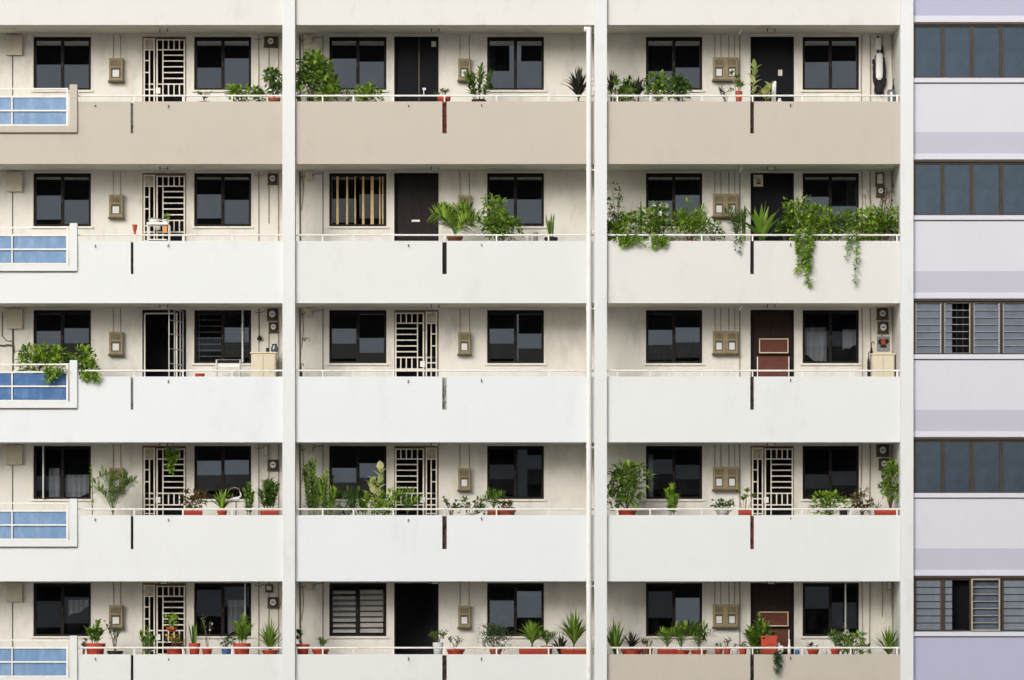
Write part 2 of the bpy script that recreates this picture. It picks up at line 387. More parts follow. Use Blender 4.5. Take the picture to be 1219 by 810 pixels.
for a, b in COLS:
    part(MB().box(X(a), X(b), -.085, .30, 0, TOPZ + 2.8), 'column', M['column'], bevel=.006)

def parapet(i, b):
    x0, x1 = BAYS[b]; zb, zt = soff(i + 1), ptop(i)
    m = M[PCOL[(i, b)]]; s0, s1 = SLOTS[b]; has_slot = 0 <= i < 5
    zs = zt - {0: 38, 1: 39.5, 2: 39.5, 3: 40.5, 4: 40}.get(i, 39) / S
    pts = [(X(x0), zb), (X(x1), zb), (X(x1), zt)]
    if has_slot: pts += [(X(s1), zt), (X(s1), zs), (X(s0), zs), (X(s0), zt)]
    if b == 0 and 0 <= i < 5:
        zp = Z(LANDT[i] + 56.5)
        pts += [(X(92.2), zt), (X(92.2), zp), (X(x0), zp)]
    else: pts += [(X(x0), zt)]
    part(MB().prism(pts, 0, .10), 'parapet', m, bevel=.005)
    if has_slot:
        part(MB().box(X(s0) - .03, X(s1) + .03, .102, .125, zs - .03, zt - .02), 'joint_strip', M[SLOTM[(i, b)]])  # coloured strip that closes the slot from behind
for i in range(-1, 6):
    for b in range(3): parapet(i, b)

# handrails on the parapets
def handrail(i, b):
    x0, x1 = BAYS[b]
    if b == 0: x0 = 92.2
    zt = ptop(i); zr = zt + (7.2 if i < 4 else 7.8) / S
    g = MB()
    g.tube([(X(x0), .05, zr), (X(x1), .05, zr)], .019, 10)
    posts = {0: [159.5, 217.5, 276], 1: [384, 420.5, 468, 529, 591, 653], 2: [735, 774, 835.5, 896, 955, 1013, 1068]}[b]
    for p in posts: g.box(X(p) - .014, X(p) + .014, .036, .064, zt, zr)
    part(g, 'handrail', M['rail'])
for i in range(0, 5):
    for b in range(3): handrail(i, b)

# projecting landings with blue panels
for i in range(5):
    t = LANDT[i]; m = M[PCOL[(i, 0)]]
    land = empty('railed_landing', (X(83), 0, Z(t + 57)), parent=block); land.location = Vector((X(83), 0, Z(t+57))) - block.location
    if i == 2: land['label'] = 'landing railing with deeper blue panels'
    fr = MB().prism([(X(-190), Z(t+57)), (X(92.2), Z(t+57)), (X(92.2), Z(t)), (X(83.2), Z(t)), (X(83.2), Z(t+49.5)), (X(-190), Z(t+49.5))], -.045, .10)
    part(fr, 'landing_surround', m, land, bevel=.006)
    part(MB().box(X(-188), X(91.4), -.035, -.004, Z(t+58.2), Z(t+57)), 'drip_edge', M['cabinet_dark'], land)  # dark strip paints the shadow under the landing beam
    r = MB()
    for yy, h in ((5.2, 1.7), (14.2, 1.7), (31.2, 1.8), (48.4, 1.7)):
        r.box(X(-186), X(81), -.042, -.016, Z(t+yy+h/2), Z(t+yy-h/2))
    r.box(X(79.2), X(81.4), -.044, -.014, Z(t+49.4), Z(t+4.1))
    for px in (14.6, -50, -115, -180): r.box(X(px) - .012, X(px) + .012, -.040, -.018, Z(t+48), Z(t+14))
    part(r, 'railing', M['rail'], land)
    part(MB().box(X(-186), X(79.0), .0, .012, Z(t+47.2), Z(t+15.5)), 'blue_panel', M['blue_deep' if i == 2 else 'blue'], land)

# wall with openings
ROWTOP = [44, 206.3, 369.3, 531, 694.3]
WINH = 63.3
WX = {0: [(40, 108.3), (231.3, 299)], 1: [(392, 460), (580, 647.5)], 2: [(769, 836), (955.5, 1022.5)]}
DX = {0: (169.5, 221.5), 1: (469.3, 522), 2: (893.5, 945)}
def BX(px): return X(px, BW)
def BZ(py): return Z(py, BW)
def row_floor(i): return soff(i + 1) + .022 + .142
for i in range(-1, 6):
    z0 = row_floor(i); z1 = soff(i) + .022
    g = MB(); ops = []
    if 0 <= i < 5:
        t = BZ(ROWTOP[i]); bt = BZ(ROWTOP[i] + WINH)
        for b in range(3):
            for a, c in WX[b]: ops.append((BX(a), BX(c), bt, t))
            a, c = DX[b]; ops.append((BX(a), BX(c), z0, t))
    ops.sort(); x = X(-190)
    xe = X(1071.5)
    def fq(xa, xb, za, zb):
        if xb - xa > 1e-4 and zb - za > 1e-4: g.add([(xa,BW,za),(xb,BW,za),(xb,BW,zb),(xa,BW,zb)], [(0,1,2,3)])
    for (xa, xb, za, zb) in ops:
        fq(x, xa, z0, z1); fq(xa, xb, zb, z1); fq(xa, xb, z0, za)
        dd = BW + .14
        g.add([(xa,BW,za),(xa,dd,za),(xa,dd,zb),(xa,BW,zb)], [(0,1,2,3)])
        g.add([(xb,BW,za),(xb,dd,za),(xb,dd,zb),(xb,BW,zb)], [(3,2,1,0)])
        g.add([(xa,BW,zb),(xb,BW,zb),(xb,dd,zb),(xa,dd,zb)], [(3,2,1,0)])
        if za > z0 + .01: g.add([(xa,BW,za),(xb,BW,za),(xb,dd,za),(xa,dd,za)], [(0,1,2,3)])
        x = xb
    fq(x, xe, z0, z1)
    part(g, 'corridor_wall', M['wall'])

rnd = random.Random(7)
def window(i, x0, x1, style='plain', label=None, bar=None):
    t, bt = BZ(ROWTOP[i]), BZ(ROWTOP[i] + WINH); a, c = BX(x0), BX(x1)
    w = empty('window', (0,0,0), parent=block); w.location = Vector(((a+c)/2, BW, bt)) - block.location
    if label: w['label'] = label
    y0 = BW + .035; fw = .05; mid = (a + c) / 2
    fr = MB()
    fr.box(a, a+fw, y0, y0+.07, bt, t).box(c-fw, c, y0, y0+.07, bt, t)
    fr.box(a+fw, c-fw, y0, y0+.07, t-.045, t).box(a+fw, c-fw, y0, y0+.07, bt, bt+.045)
    if style != 'strips': fr.box(mid-.035, mid+.03, y0+.012, y0+.062, bt+.045, t-.045)
    fr.box(a+fw, mid-.035, y0+.03, y0+.055, t-.075, t-.045).box(mid+.03, c-fw, y0+.03, y0+.055, t-.075, t-.045)
    part(fr, 'frame', M['frame'], w, bevel=.003)
    s = MB().box(a-.045, c+.045, BW-.035, BW+.0, bt-.045, bt-.003)
    s.box(a-.03, a-.004, BW-.012, BW, bt-.003, t+.02).box(c+.004, c+.03, BW-.012, BW, bt-.003, t+.02).box(a-.004, c+.004, BW-.012, BW, t+.003, t+.02)
    part(s, 'sill', M['trim'], w)
    gm = {'plain':'glass','dark':'glass_dark','warm':'glass_warm','strips':'glass_warm','louvre':'glass_dark','mixed':'glass'}[style]
    if style == 'louvre':
        g = MB(); n = 8; hz = (t - bt - .09 - .09) / n
        for (u0, u1) in ((a+fw+.02, mid-.05), (mid+.045, c-fw-.02)):
            for k in range(n):
                zc = bt + .06 + hz * (k + .5)
                g.add([(u0, y0+.02, zc-hz*.40), (u1, y0+.02, zc-hz*.40), (u1, y0+.055, zc+hz*.36), (u0, y0+.055, zc+hz*.36)], [(0,1,2,3)])
                g.add([(u0, y0+.024, zc-hz*.40), (u1, y0+.024, zc-hz*.40), (u1, y0+.059, zc+hz*.36), (u0, y0+.059, zc+hz*.36)], [(3,2,1,0)])
        part(g, 'louvre_blades', M['blade'], w)
    for k, (u0, u1) in enumerate(((a+fw, mid-.035), (mid+.03, c-fw))):
        cx, cz = (u0+u1)/2, (bt+t)/2; hw, hh = (u1-u0)/2 + .004, (t-bt)/2 - .042
        g = MB().box(-hw, hw, -.003, .003, -hh, hh)
        mm = gm
        if style == 'mixed' and k == 0: mm = 'glass_dark'
        tx, tz = rnd.gauss(0, .0011), rnd.gauss(0, .0014)
        if style in ('dark',): tx *= 2
        o = part(g, 'pane', M[mm], w, loc=(cx, y0 + .045 + .01*k, cz), rot=(tx, 0, tz))
        if k == 0 or style == 'plain':          # small pull on the sash
            pass
    pull = MB().box(mid-.012, mid+.004, y0-.004, y0+.012, (bt+t)/2-.06, (bt+t)/2+.03)
    if style != 'strips': part(pull, 'latch', M['bronze'], w)
    if style == 'strips':
        g = MB()
        for px, wd in ((394.6,1.2),(401.5,2.8),(413,2.2),(422.6,1.3),(432.2,2.6),(442.8,3.6),(452,1.4),(455.5,1.3)):
            k = BX(px); hw = wd/S/2
            z_ = t - .06
            g.add([(k-hw, y0+.02, bt+.05), (k+hw*1.15, y0+.026, bt+.05), (k+hw, y0+.022, z_), (k-hw*.9, y0+.024, z_)], [(0,1,2,3)])
            g.add([(k-hw, y0+.024, bt+.05), (k+hw*1.15, y0+.03, bt+.05), (k+hw, y0+.026, z_), (k-hw*.9, y0+.028, z_)], [(3,2,1,0)])
        part(g, 'fabric_strips', M['strip_cream'], w)
    if bar:
        k = BX(bar)
        g = MB().box(k-.016, k+.016, BW-.10, BW-.075, bt+.01, t-.01)
        g.box(k-.012, k+.012, BW-.075, y0+.02, bt+.03, bt+.055).box(k-.012, k+.012, BW-.075, y0+.02, t-.06, t-.035)
        part(g, 'open_sash_edge', M['alu'], w)
    return w
WSTY = {(1,1,0):('strips','window with cream fabric strips',None),(4,1,0):('louvre','louvred window with frosted blades',None),
        (2,0,1):('mixed','window with one sash open',289),(3,0,0):('dark','window with pale sash edge',52),(4,0,1):('dark',None,292),
        (4,2,1):('dark',None,1006),(4,0,0):('dark',None,None),(3,1,1):('dark',None,None),(3,2,0):('dark',None,None),(3,2,1):('dark',None,None),
        (2,2,1):('dark',None,None),(2,1,1):('plain',None,None),(4,2,0):('mixed',None,None)}
JOBS = []
for i in range(5):
    for b in range(3):
        for k in range(2):
            st = WSTY.get((i,b,k), ('plain',None,None)); x0, x1 = WX[b][k]
            JOBS.append((i, b, k, x0, x1, st))

def pleats(px0, px1, py0, py1, i, d, y=None, name='curtain', m='sheer', hem=0, ):
    y = y or BW + .19; g = MB(); a, c = BX(px0), BX(px1); n = max(8, int((c-a)/.022))
    for k in range(n + 1):
        t = k/n; x = a + (c-a)*t; yy = y + .018*math.sin(k*1.3) + .008*math.sin(k*3.1)
        zb = BZ(ROWTOP[i]+py1) + hem*(t-.5) + .02*math.sin(t*9); g.v += [(x, yy, BZ(ROWTOP[i]+py0)), (x, yy, zb)]
    for k in range(n): g.f.append((2*k, 2*k+1, 2*k+3, 2*k+2))
    return part(g, name, M[m], d, smooth=True)
def grille(px0, px1, i, d, step=7.5, y=None):
    y = y or BW + .16; g = MB(); a, c = BX(px0), BX(px1); q = 4
    while q < WINH - 3:
        zz = BZ(ROWTOP[i]+q); g.box(a, c, y, y+.008, zz-.006, zz+.006); q += step
    for px in (px0+2, (px0+px1)/2, px1-2): g.box(BX(px)-.007, BX(px)+.007, y+.008, y+.014, BZ(ROWTOP[i]+WINH-2), BZ(ROWTOP[i]+2))
    return part(g, 'window_grille', M['gate'], d)
CURT = {(2,2,0):[(804,834,26,62,.35,'sheer'),(771,800,44,62,0,'sheer')],(2,2,1):[(957,985,20,60,-.3,'sheer'),(1004,1020,22,44,.1,'sheer')],  # real curtains, plus short mid-pane pieces drawn in for reflected light bands
  (3,0,0):[(77,106,34,60,.1,'sheer'),(57,70,26,62,0,'sheer')],(3,1,0):[(394,424,26,36,0,'sheer')],(4,1,1):[(583,611,12,40,0,'sheer'),(616,646,12,40,.05,'sheer')],
  (4,2,0):[(806,832,18,62,.05,'sheer')],(2,0,0):[(43,72,30,42,0,'sheer')],(4,0,1):[(270,292,20,55,.3,'sheer')],(2,1,1):[(583,645,30,62,0,'brown_curtain')],(2,1,0):[(395,424,28,62,0,'brown_curtain')],
  (3,2,0):[(772,778,10,62,0,'sheer')],(1,0,1):[(234,262,24,48,.1,'brown_curtain')],(4,0,0):[(80,106,20,34,.2,'sheer')],(1,2,1):[(1008,1020,6,62,0,'sheer')],(0,1,1):[(583,590,4,62,0,'sheer')],(1,1,1):[(638,646,4,62,0,'brown_curtain')],(3,0,1):[(234,262,30,46,0,'sheer'),(268,297,30,46,0,'sheer')]}
GRIL = {(2,0,1)}
def gate_mesh(g, x0, x1, t, bot, y, mirror):
    """welded bar gate over the doorway; u = 0..52 picture units across, v down from the top"""
    def ux(u): return x0 + (x1-x0) * ((52-u) if mirror else u) / 52
    def vz(v): return t - v / S
    V = (t - bot) * S
    th = 1.5 / S; dy = .022
    def vb(u, v0, v1, w=1.5):
        xx = ux(u); g.box(xx - w/S/2, xx + w/S/2, y, y+dy, vz(min(v1, V)), vz(v0))
    def hb(v, u0, u1, w=1.5):
        if v > V: return
        g.box(ux(u0), ux(u1), y+.003, y+dy+.003, vz(v) - w/S/2, vz(v) + w/S/2)
    # left leaf
    vb(2.4, 2, V, 1.8); vb(14.3, 2, V, 1.8); vb(8.6, 16, V)
    hb(3, 2.4, 14.3); hb(16, 2.4, 14.3)
    for v in (29, 43.5, 57.5): hb(v, 2.4, 8.6)
    for v in (57.5, 64, 71.5, 82, 96, 110, 124, 136): hb(v, 2.4, 14.3)
    # right leaf
    vb(17.6, 3, V, 1.9); vb(24.6, 3, V); vb(50.2, 3, V, 1.9)
    hb(4, 17.6, 50.2); hb(16, 17.6, 50.2)
    for v in (22.6, 29.6, 36.6, 43.6, 50.6): hb(v, 24.6, 50.2)
    hb(57.5, 17.6, 50.2); hb(71.5, 17.6, 50.2)
    for u in (31.2, 37.8, 44.2): vb(u, 4, 16); vb(u, 57.5, 71.5); vb(u, 124, 136)
    for v in (86, 96, 105, 114, 124, 136): hb(v, 17.6, 50.2)

for i, b, k, x0, x1, st in JOBS:
    wobj = window(i, x0, x1, *st)
    for (a_, c_, p_, q_, h_, m_) in CURT.get((i,b,k), []): pleats(a_, c_, p_, q_, i, wobj, m=m_, hem=h_)
    if (i,b,k) in GRIL: grille(x0 + 3, x1 - 3, i, wobj, step=rnd.choice((7.2, 9.5)))

def doorway(i, b, style, label=None):
    x0, x1 = DX[b]; t = BZ(ROWTOP[i]); z0 = row_floor(i); a, c = BX(x0), BX(x1)
    d = empty('entrance_door', (0,0,0), parent=block); d.location = Vector(((a+c)/2, BW, z0)) - block.location
    if label: d['label'] = label
    fr = MB(); fw = .03
    ff = 'doorframe' if style.startswith('gate') else 'frame'
    fr.box(a, a+fw, BW-.012, BW+.12, z0, t).box(c-fw, c, BW-.012, BW+.12, z0, t).box(a+fw, c-fw, BW-.012, BW+.12, t-fw, t)
    part(fr, 'door_frame', M[ff], d, bevel=.003)
    if style in ('gate', 'gate_m', 'open', 'ajar'):
        h = MB(); y0, y1 = BW+.14, BW+1.15
        h.add([(a,y0,z0),(c,y0,z0),(c,y1,z0),(a,y1,z0),(a,y0,t),(c,y0,t),(c,y1,t),(a,y1,t)], [(0,1,2,3),(4,7,6,5),(0,3,7,4),(1,5,6,2),(2,6,7,3)])
        part(h, 'unlit_hall', M['hall'], d)
    else:
        mm = {'brown':'brown_door','slot':'doorwood','two':'black_door','black':'black_door'}[style]
        y0 = BW + .06
        part(MB().box(a+fw, c-fw, y0, y0+.045, z0+.005, t-fw), 'door_leaf', M[mm], d, bevel=.003)
        if style in ('brown', 'slot'):
            g = MB(); n = 2
            for (va, vb_) in ((.12, .42), (.50, .92)):
                for (u0, u1) in ((.12, .46), (.54, .88)):
                    xa, xb = a+(c-a)*u0, a+(c-a)*u1; za, zb = t-(t-z0)*vb_, t-(t-z0)*va
                    g.box(xa, xb, y0-.006, y0, za, za+.02).box(xa, xb, y0-.006, y0, zb-.02, zb).box(xa, xa+.02, y0-.006, y0, za+.02, zb-.02).box(xb-.02, xb, y0-.006, y0, za+.02, zb-.02)
            part(g, 'door_moulding', M[mm], d)
        part(MB().tube([(c-.09, y0-.03, z0+1.02), (c-.09, y0-.05, z0+1.02), (c-.18, y0-.05, z0+1.02)], .009, 8), 'handle', M['alu'], d)
    if style in ('gate', 'gate_m'):
        g = MB(); gate_mesh(g, a, c, t, z0 + .02, BW - .035, style == 'gate_m')
        part(g, 'gate_grille', M['gate'], d, bevel=.002)
        mir = style == 'gate_m'
        ux = lambda u: a + (c-a) * ((52-u) if mir else u) / 52
        part(MB().box(ux(3.4), ux(13.4), BW-.028, BW-.02, t-15/S, t-4/S), 'gate_plate', M['plate'], d)
        lk = MB().box(ux(16), ux(21.5), BW-.05, BW-.01, t-69/S, t-62/S)
        part(lk, 'lock_box', M['white'], d)
    if style == 'two':
        k = a + (c-a)*.56
        g = MB().box(k-.014, k+.014, BW+.035, BW+.06, z0+.01, t-fw)
        part(g, 'leaf_edge', M['bronze'], d)
        part(MB().box(BX(513.5), BX(519), BW+.048, BW+.056, BZ(ROWTOP[i]+11.5), BZ(ROWTOP[i]+5)), 'notice', M['paper'], d)
        part(MB().box(BX(503), BX(507), BW-.03, BW+.0, BZ(ROWTOP[i]+63.5), BZ(ROWTOP[i]+61)).box(BX(504), BX(505), BW-.03, BW+.0, BZ(ROWTOP[i]+70), BZ(ROWTOP[i]+63)), 'gate_latch', M['white'], d)
    if style == 'slot':
        part(MB().box(BX(490), BX(499.5), BW+.045, BW+.06, BZ(264), BZ(261.6)), 'letter_slot', M['white'], d)
    if style == 'black' and i == 1:
        part(MB().box(BX(897), BX(908.5), BW+.045, BW+.057, BZ(222), BZ(208)), 'framed_notice', M['cream_edge'], d)
        part(MB().box(BX(898.2), BX(906.8), BW+.04, BW+.0452, BZ(220.5), BZ(209)), 'notice_sheet', M['paper'], d)
        g = MB()
        for (p, q, r_, s_) in ((901,905,213.2,214),(902,903.2,214,217.6),(904,905.4,215.5,218.4),(900.5,905.5,217.6,219),(899,901.4,211.2,211.9)):
            g.box(BX(p), BX(q), BW+.037, BW+.040, BZ(s_), BZ(r_))
        part(g, 'notice_print', M['ink'], d)
    if style == 'black' and i == 0:
        part(MB().box(BX(926.5), BX(931.5), BW+.045, BW+.058, BZ(90), BZ(83)), 'notice_sheet', M['paper'], d)
    if style == 'ajar':
        g = MB()                                  # gate swung out into the corridor, seen nearly edge on
        hinge = Vector((c - .06, BW - .01, 0)); ang = R(70); dx = Vector((-math.cos(ang), -math.sin(ang), 0))
        def P(u, v): q = hinge + dx * u; return (q.x, q.y, t - .03 - v)
        Vh = t - .05 - z0
        for u in (0, .14, .42, .68): g.tube([P(u, 0), P(u, Vh)], .013, 6)
        for v in (0, .22, .5, .8, 1.1, 1.4, 1.7, 2.0, Vh): g.tube([P(0, v), P(.68, v)], .010, 6)
        part(g, 'open_gate', M['alu'], d)
        g = MB().box(a+.035, a+.062, BW-.03, BW-.005, z0, t-.06).box(a+.035, c-.24, BW-.03, BW-.005, t-.085, t-.06)
        g.box(BX(209.3), BX(211.3), BW-.03, BW-.005, z0, t-.06)
        part(g, 'gate_frame', M['gate'], d)
    if style == 'brown':
        oy = ROWTOP[i]
        def board(px0, px1, py0, py1, nm, lb, brd):
            g = MB().box(BX(px0), BX(px1), BW-.03, BW-.012, BZ(py1), BZ(py0)); o = part(g, nm, M['redwood'], d, label=lb)
            e = MB(); w_ = .02; A, B, T_, L_ = BX(px0), BX(px1), BZ(py0), BZ(py1)
            if brd: e.box(A, B, BW-.04, BW-.031, T_-w_, T_).box(A, B, BW-.04, BW-.031, L_, L_+w_)
            e.box(A-.0, A+w_, BW-.04, BW-.031, L_+(w_ if brd else 0), T_-(w_ if brd else 0)).box(B-w_, B, BW-.04, BW-.031, L_+(w_ if brd else 0), T_-(w_ if brd else 0))
            part(e, 'board_edge', M['cream_edge'] if brd else M['white'], d)
        s_ = 0 if i == 2 else 0
        board(903.5, 938.5, oy+34, oy+51.5, 'door_board', 'red brown board with cream edge', True)
        board(901, 939.5, oy+55.5, oy+82, 'lower_board', 'red brown boards between white stiles', i != 2 and False)
DST = {(0,0):'gate',(1,0):'gate',(2,0):'ajar',(3,0):'gate',(4,0):'gate',(0,1):'two',(1,1):'slot',(2,1):'gate_m',(3,1):'gate_m',(4,1):'open',
       (0,2):'black',(1,2):'black',(2,2):'brown',(3,2):'gate',(4,2):'brown'}
DLAB = {(2,0):'doorway with its gate swung open',(1,1):'dark brown door with white letter slot',(2,2):'brown door with red boards',(1,2):'black door with a framed notice',(4,1):'open dark doorway'}
for k, v in DST.items(): doorway(k[0], k[1], v, DLAB.get(k))

# meter cabinets
def cabinet(x0, x1, y0, y1, split=False):
    e = empty('meter_cabinet', (0,0,0), parent=block); a, c, b, t = BX(x0), BX(x1), BZ(y1), BZ(y0)
    e.location = Vector(((a+c)/2, BW, b)) - block.location
    part(MB().box(a, c, BW-.14, BW, b, t), 'cabinet_body', M['cabinet'], e, bevel=.004)
    part(MB().box(a-.02, c+.02, BW-.16, BW, b-.03, b-.001), 'cabinet_ledge', M['cabinet_dark'], e)
    parts = [(a, c)] if not split else [(a+.0, (a+c)/2-.01), ((a+c)/2+.01, c)]
    H = t - b
    for (u0, u1) in parts:
        w = u1 - u0
        f = MB(); yy = BW-.152
        f.box(u0+.01, u0+.035, yy, BW-.14, b+.02, t-.02).box(u1-.035, u1-.01, yy, BW-.14, b+.02, t-.02)
        f.box(u0+.035, u1-.035, yy, BW-.14, b+.02, b+.045).box(u0+.035, u1-.035, yy, BW-.14, t-.045, t-.02)
        f.box(u0+.035, u1-.035, yy, BW-.14, b+H*.58, b+H*.63)
        part(f, 'cabinet_door', M['cabinet'], e)
        part(MB().box(u0+.036, u1-.036, BW-.1445, BW-.1405, b+H*.64, t-.05), 'blank_panel', M['cabinet_panel'], e)
        part(MB().box(u0+.045, u1-.045, BW-.146, BW-.1405, b+.055, b+H*.57), 'viewing_recess', M['cabinet_dark'], e)
        part(MB().box(u0+w*.27, u1-w*.27, BW-.155, BW-.147, b+H*.16, b+H*.47), 'meter_face', M['meter_face'], e)
for i in range(5):
    o = ROWTOP[i]
    cabinet(130.5, 147, o+26.5, o+53); cabinet(545.5, 560.2, o+27, o+52.5)
    cabinet(848.5, 878, o+25.5, o+52, True)
    # conduits feeding the cabinets, each a part
    for px, r_, q in ((135,.008,26),(143.5,.008,26),(547.5,.007,26),(558.6,.007,26),(851,.009,25),(858,.008,25),(867.5,.009,25),(874.5,.008,25),(880.5,.012,105)):
        part(MB().tube([(BX(px)+rnd.uniform(-.006,.006), BW-.014, BZ(o+q)), (BX(px), BW-.012, BZ(o-2))], r_, 6), 'conduit', M['conduit'])
    # junction box and pipe on the left
    part(MB().box(BX(8), BX(27), BW-.10, BW, BZ(o+22.5), BZ(o-1)), 'junction_box', M['box'], bevel=.006)
    part(MB().tube([(BX(15), BW-.012, BZ(o+22)), (BX(15), BW-.012, BZ(o+110))], .008, 6), 'conduit', M['cable'])
    # small box left of the middle bay and a cable line
    part(MB().box(BX(363.5), BX(372), BW-.08, BW, BZ(o+8.5), BZ(o-2)), 'junction_box', M['box'], bevel=.005)
    part(MB().tube([(BX(384.5), BW-.01, BZ(o-2)), (BX(384.5), BW-.01, BZ(o+110))], .007, 6), 'cable', M['cable'])
    g = MB()
    g.tube([(BX(357), BW-.02, BZ(o-2)), (BX(357.4), BW-.02, BZ(o+110))], .012, 6)
    g.tube([(BX(356), BW-.012, BZ(o+2)), (BX(360), BW-.02, BZ(o+6)), (BX(363.5), BW-.02, BZ(o+3))], .006, 6)
    g.tube([(BX(372), BW-.012, BZ(o+3)), (BX(376), BW-.01, BZ(o+1)), (BX(384), BW-.01, BZ(o+.5))], .005, 6)
    g.tube([(BX(359.5), BW-.012, BZ(o)), (BX(361.5), BW-.014, BZ(o+20)), (BX(359), BW-.014, BZ(o+45))], .005, 6)
    part(g, 'cable', M['cable'])
    for px, q in ((308, 112), (320, 60), (331.5, 112)): part(MB().tube([(BX(px), BW-.015, BZ(o-2)), (BX(px), BW-.015, BZ(o+q))], .010, 6), 'conduit', M['conduit'])
    g = MB()
    g.tube([(BX(303), BW-.01, BZ(o+2)), (BX(308), BW-.01, BZ(o+4)), (BX(316), BW-.01, BZ(o+1))], .005, 6)
    part(g, 'cable', M['cable'])
    for px, q, r_ in ((1026, 112, .008), (1036, 112, .012), (1050, 40, .010), (1061.5, 112, .012)): part(MB().tube([(BX(px), BW-.015, BZ(o-2)), (BX(px)+rnd.uniform(-.02,.02), BW-.015, BZ(o+q*.5)), (BX(px), BW-.015, BZ(o+q))], r_, 6), 'conduit', M['conduit'])
    # ceiling lamp brackets
    for b, px in ((0, 195), (1, 518), (2, 918)):
        zc = soff(i) + .02; yy = .62; k = X(px, yy)
        e = empty('ceiling_lamp', (0,0,0), parent=block); e.location = Vector((k, yy, zc)) - block.location
        part(MB().tube([(k-.07, yy, zc-.045), (k+.07, yy, zc-.045)], .016, 8), 'lamp_tube', M['lamp'], e)
        part(MB().box(k-.085, k-.068, yy-.02, yy+.02, zc-.065, zc).box(k+.068, k+.085, yy-.02, yy+.02, zc-.065, zc), 'lamp_holder', M['cabinet_dark'], e)
    # weep stubs on the parapet face
    for px, dz in ((113.5, 4), (200.5, 4.5), (486.2, 4.2), (573, 3.5), (941, 3.5)):
        dz += rnd.uniform(-.8, .8); zz = ptop(i) - dz/S; g = MB()
        g.tube([(X(px), .01, zz), (X(px), -.03, zz-.004), (X(px)+rnd.uniform(-.01,.01), -.034, zz-.035-rnd.uniform(0,.03))], .009, 6)
        part(g, 'weep_stub', M['mark'])

def meter(x0, x1, y0, y1, round_=True, dark=True):
    e = empty('electric_meter', (0,0,0), parent=block); a, c, b, t = BX(x0), BX(x1), BZ(y1), BZ(y0)
    e.location = Vector(((a+c)/2, BW, b)) - block.location
    part(MB().box(a, c, BW-.05, BW, b, t).box(a-.01, c+.01, BW-.06, BW, b-.02, b-.001), 'backboard', M['cabinet_dark' if dark else 'box'], e, bevel=.003)
    cx, cz = (a+c)/2, (b+t)/2; r = min(c-a, t-b)*.40
    if round_:
        g = MB(); n = 20
        def ring(rr, y0_, y1_):
            v = [(cx+rr*math.cos(2*math.pi*k/n), y0_, cz+rr*1.1*math.sin(2*math.pi*k/n)) for k in range(n)] + [(cx+rr*math.cos(2*math.pi*k/n), y1_, cz+rr*1.1*math.sin(2*math.pi*k/n)) for k in range(n)]
            return v, [tuple(range(n)), *[(k, k+n, (k+1)%n+n, (k+1)%n) for k in range(n)]]
        g.add(*ring(r, BW-.10, BW-.05)); part(g, 'meter_body', M['meter_dark'], e)
        g = MB(); g.add(*ring(r*.72, BW-.115, BW-.10)); part(g, 'meter_dial', M['meter_face'], e)
        g = MB().box(cx-r*.35, cx+r*.35, BW-.121, BW-.116, cz-r*.12, cz+r*.12); part(g, 'meter_readout', M['ink'], e)
    else:
        part(MB().box(a+.03, c-.03, BW-.09, BW-.05, b+.03, t-.03), 'meter_body', M['white'], e, bevel=.006)
for a in ((314.5,330.5,44,56),(319,330.5,207,219.5),(318,331,368,381),(320.5,331,384,395.5),(318.5,332,547.5,560),(318.5,332,711,723.5),(316,325,696,704.5,False),(313.5,320,530.5,543,False,False),
          (1042,1052,206,221,False),(1043,1053,222,234),(1043.5,1057,367.5,380),(1044.5,1057.5,383.5,397),(1043,1058,529.5,543),(1046,1058,546,559),(1055,1062,692,703,False,False)):
    meter(*a)
# black wall box with dark lining at the left end of the third row
g = MB()
g.tube([(BX(-2), BW-.02, BZ(411)), (BX(4), BW-.02, BZ(412)), (BX(10), BW-.03, BZ(411)), (BX(16), BW-.03, BZ(412)), (BX(16.5), BW-.03, BZ(420))], .018, 6)
g.tube([(BX(15.5), BW-.02, BZ(392)), (BX(15.5), BW-.02, BZ(440))], .014, 6)
g.tube([(BX(3), BW-.02, BZ(372)), (BX(2.5), BW-.02, BZ(400)), (BX(8), BW-.02, BZ(406)), (BX(14), BW-.02, BZ(406.5))], .008, 6)
part(g, 'cable', M['cable'])
# scrawled letters on the wall, third row middle bay
g = MB(); lx = 360.5
for strokes in ([[(0,0),(0,1),(.62,0),(.66,1)]], [[(0,0),(0.05,1),(.5,.95),(.55,.6),(.05,.5)]], [[(.55,.95),(.1,.9),(.05,.6),(.5,.45),(.5,.08),(0,.02)]]):
    for st_ in strokes:
        for (p, q), (p2, q2) in zip(st_, st_[1:]):
            g.tube([(BX(lx + p*3.4), BW-.004, BZ(406.5 - q*4.6)), (BX(lx + p2*3.4), BW-.004, BZ(406.5 - q2*4.6))], .0055, 5)
    lx += 3.4
part(g, 'wall_writing', M['ink'])

# white drain pipe left of the second column
g = MB(); k = X(701, -.08); zt = Z(34)
g.tube([(k, -.08, zt), (k, -.08, 0)], .052, 14)
g.tube([(k+.03, -.08, zt-.03), (k-.1, -.08, zt-.03)], .05, 12)
dp = part(g, 'drain_pipe', M['pipe'], smooth=False)
g = MB()
for zz in (Z(107), Z(203), Z(238), Z(276), Z(368), Z(430), Z(533), Z(594), Z(698), Z(760)):
    g.tube([(k, -.08, zz-.025), (k, -.08, zz+.025)], .060, 14)
    g.box(k, X(708), -.082, -.06, zz-.012, zz+.012)
part(g, 'pipe_bracket', M['pipe'])
# small diagonal wall bracket lamps in the right bay
for i in (0, 1, 2):
    zc = soff(i); kx = X(882, .5)
    part(MB().tube([(kx-.03, .55, zc-.10), (kx+.035, .5, zc+.0)], .018, 8), 'ceiling_bracket', M['white'])

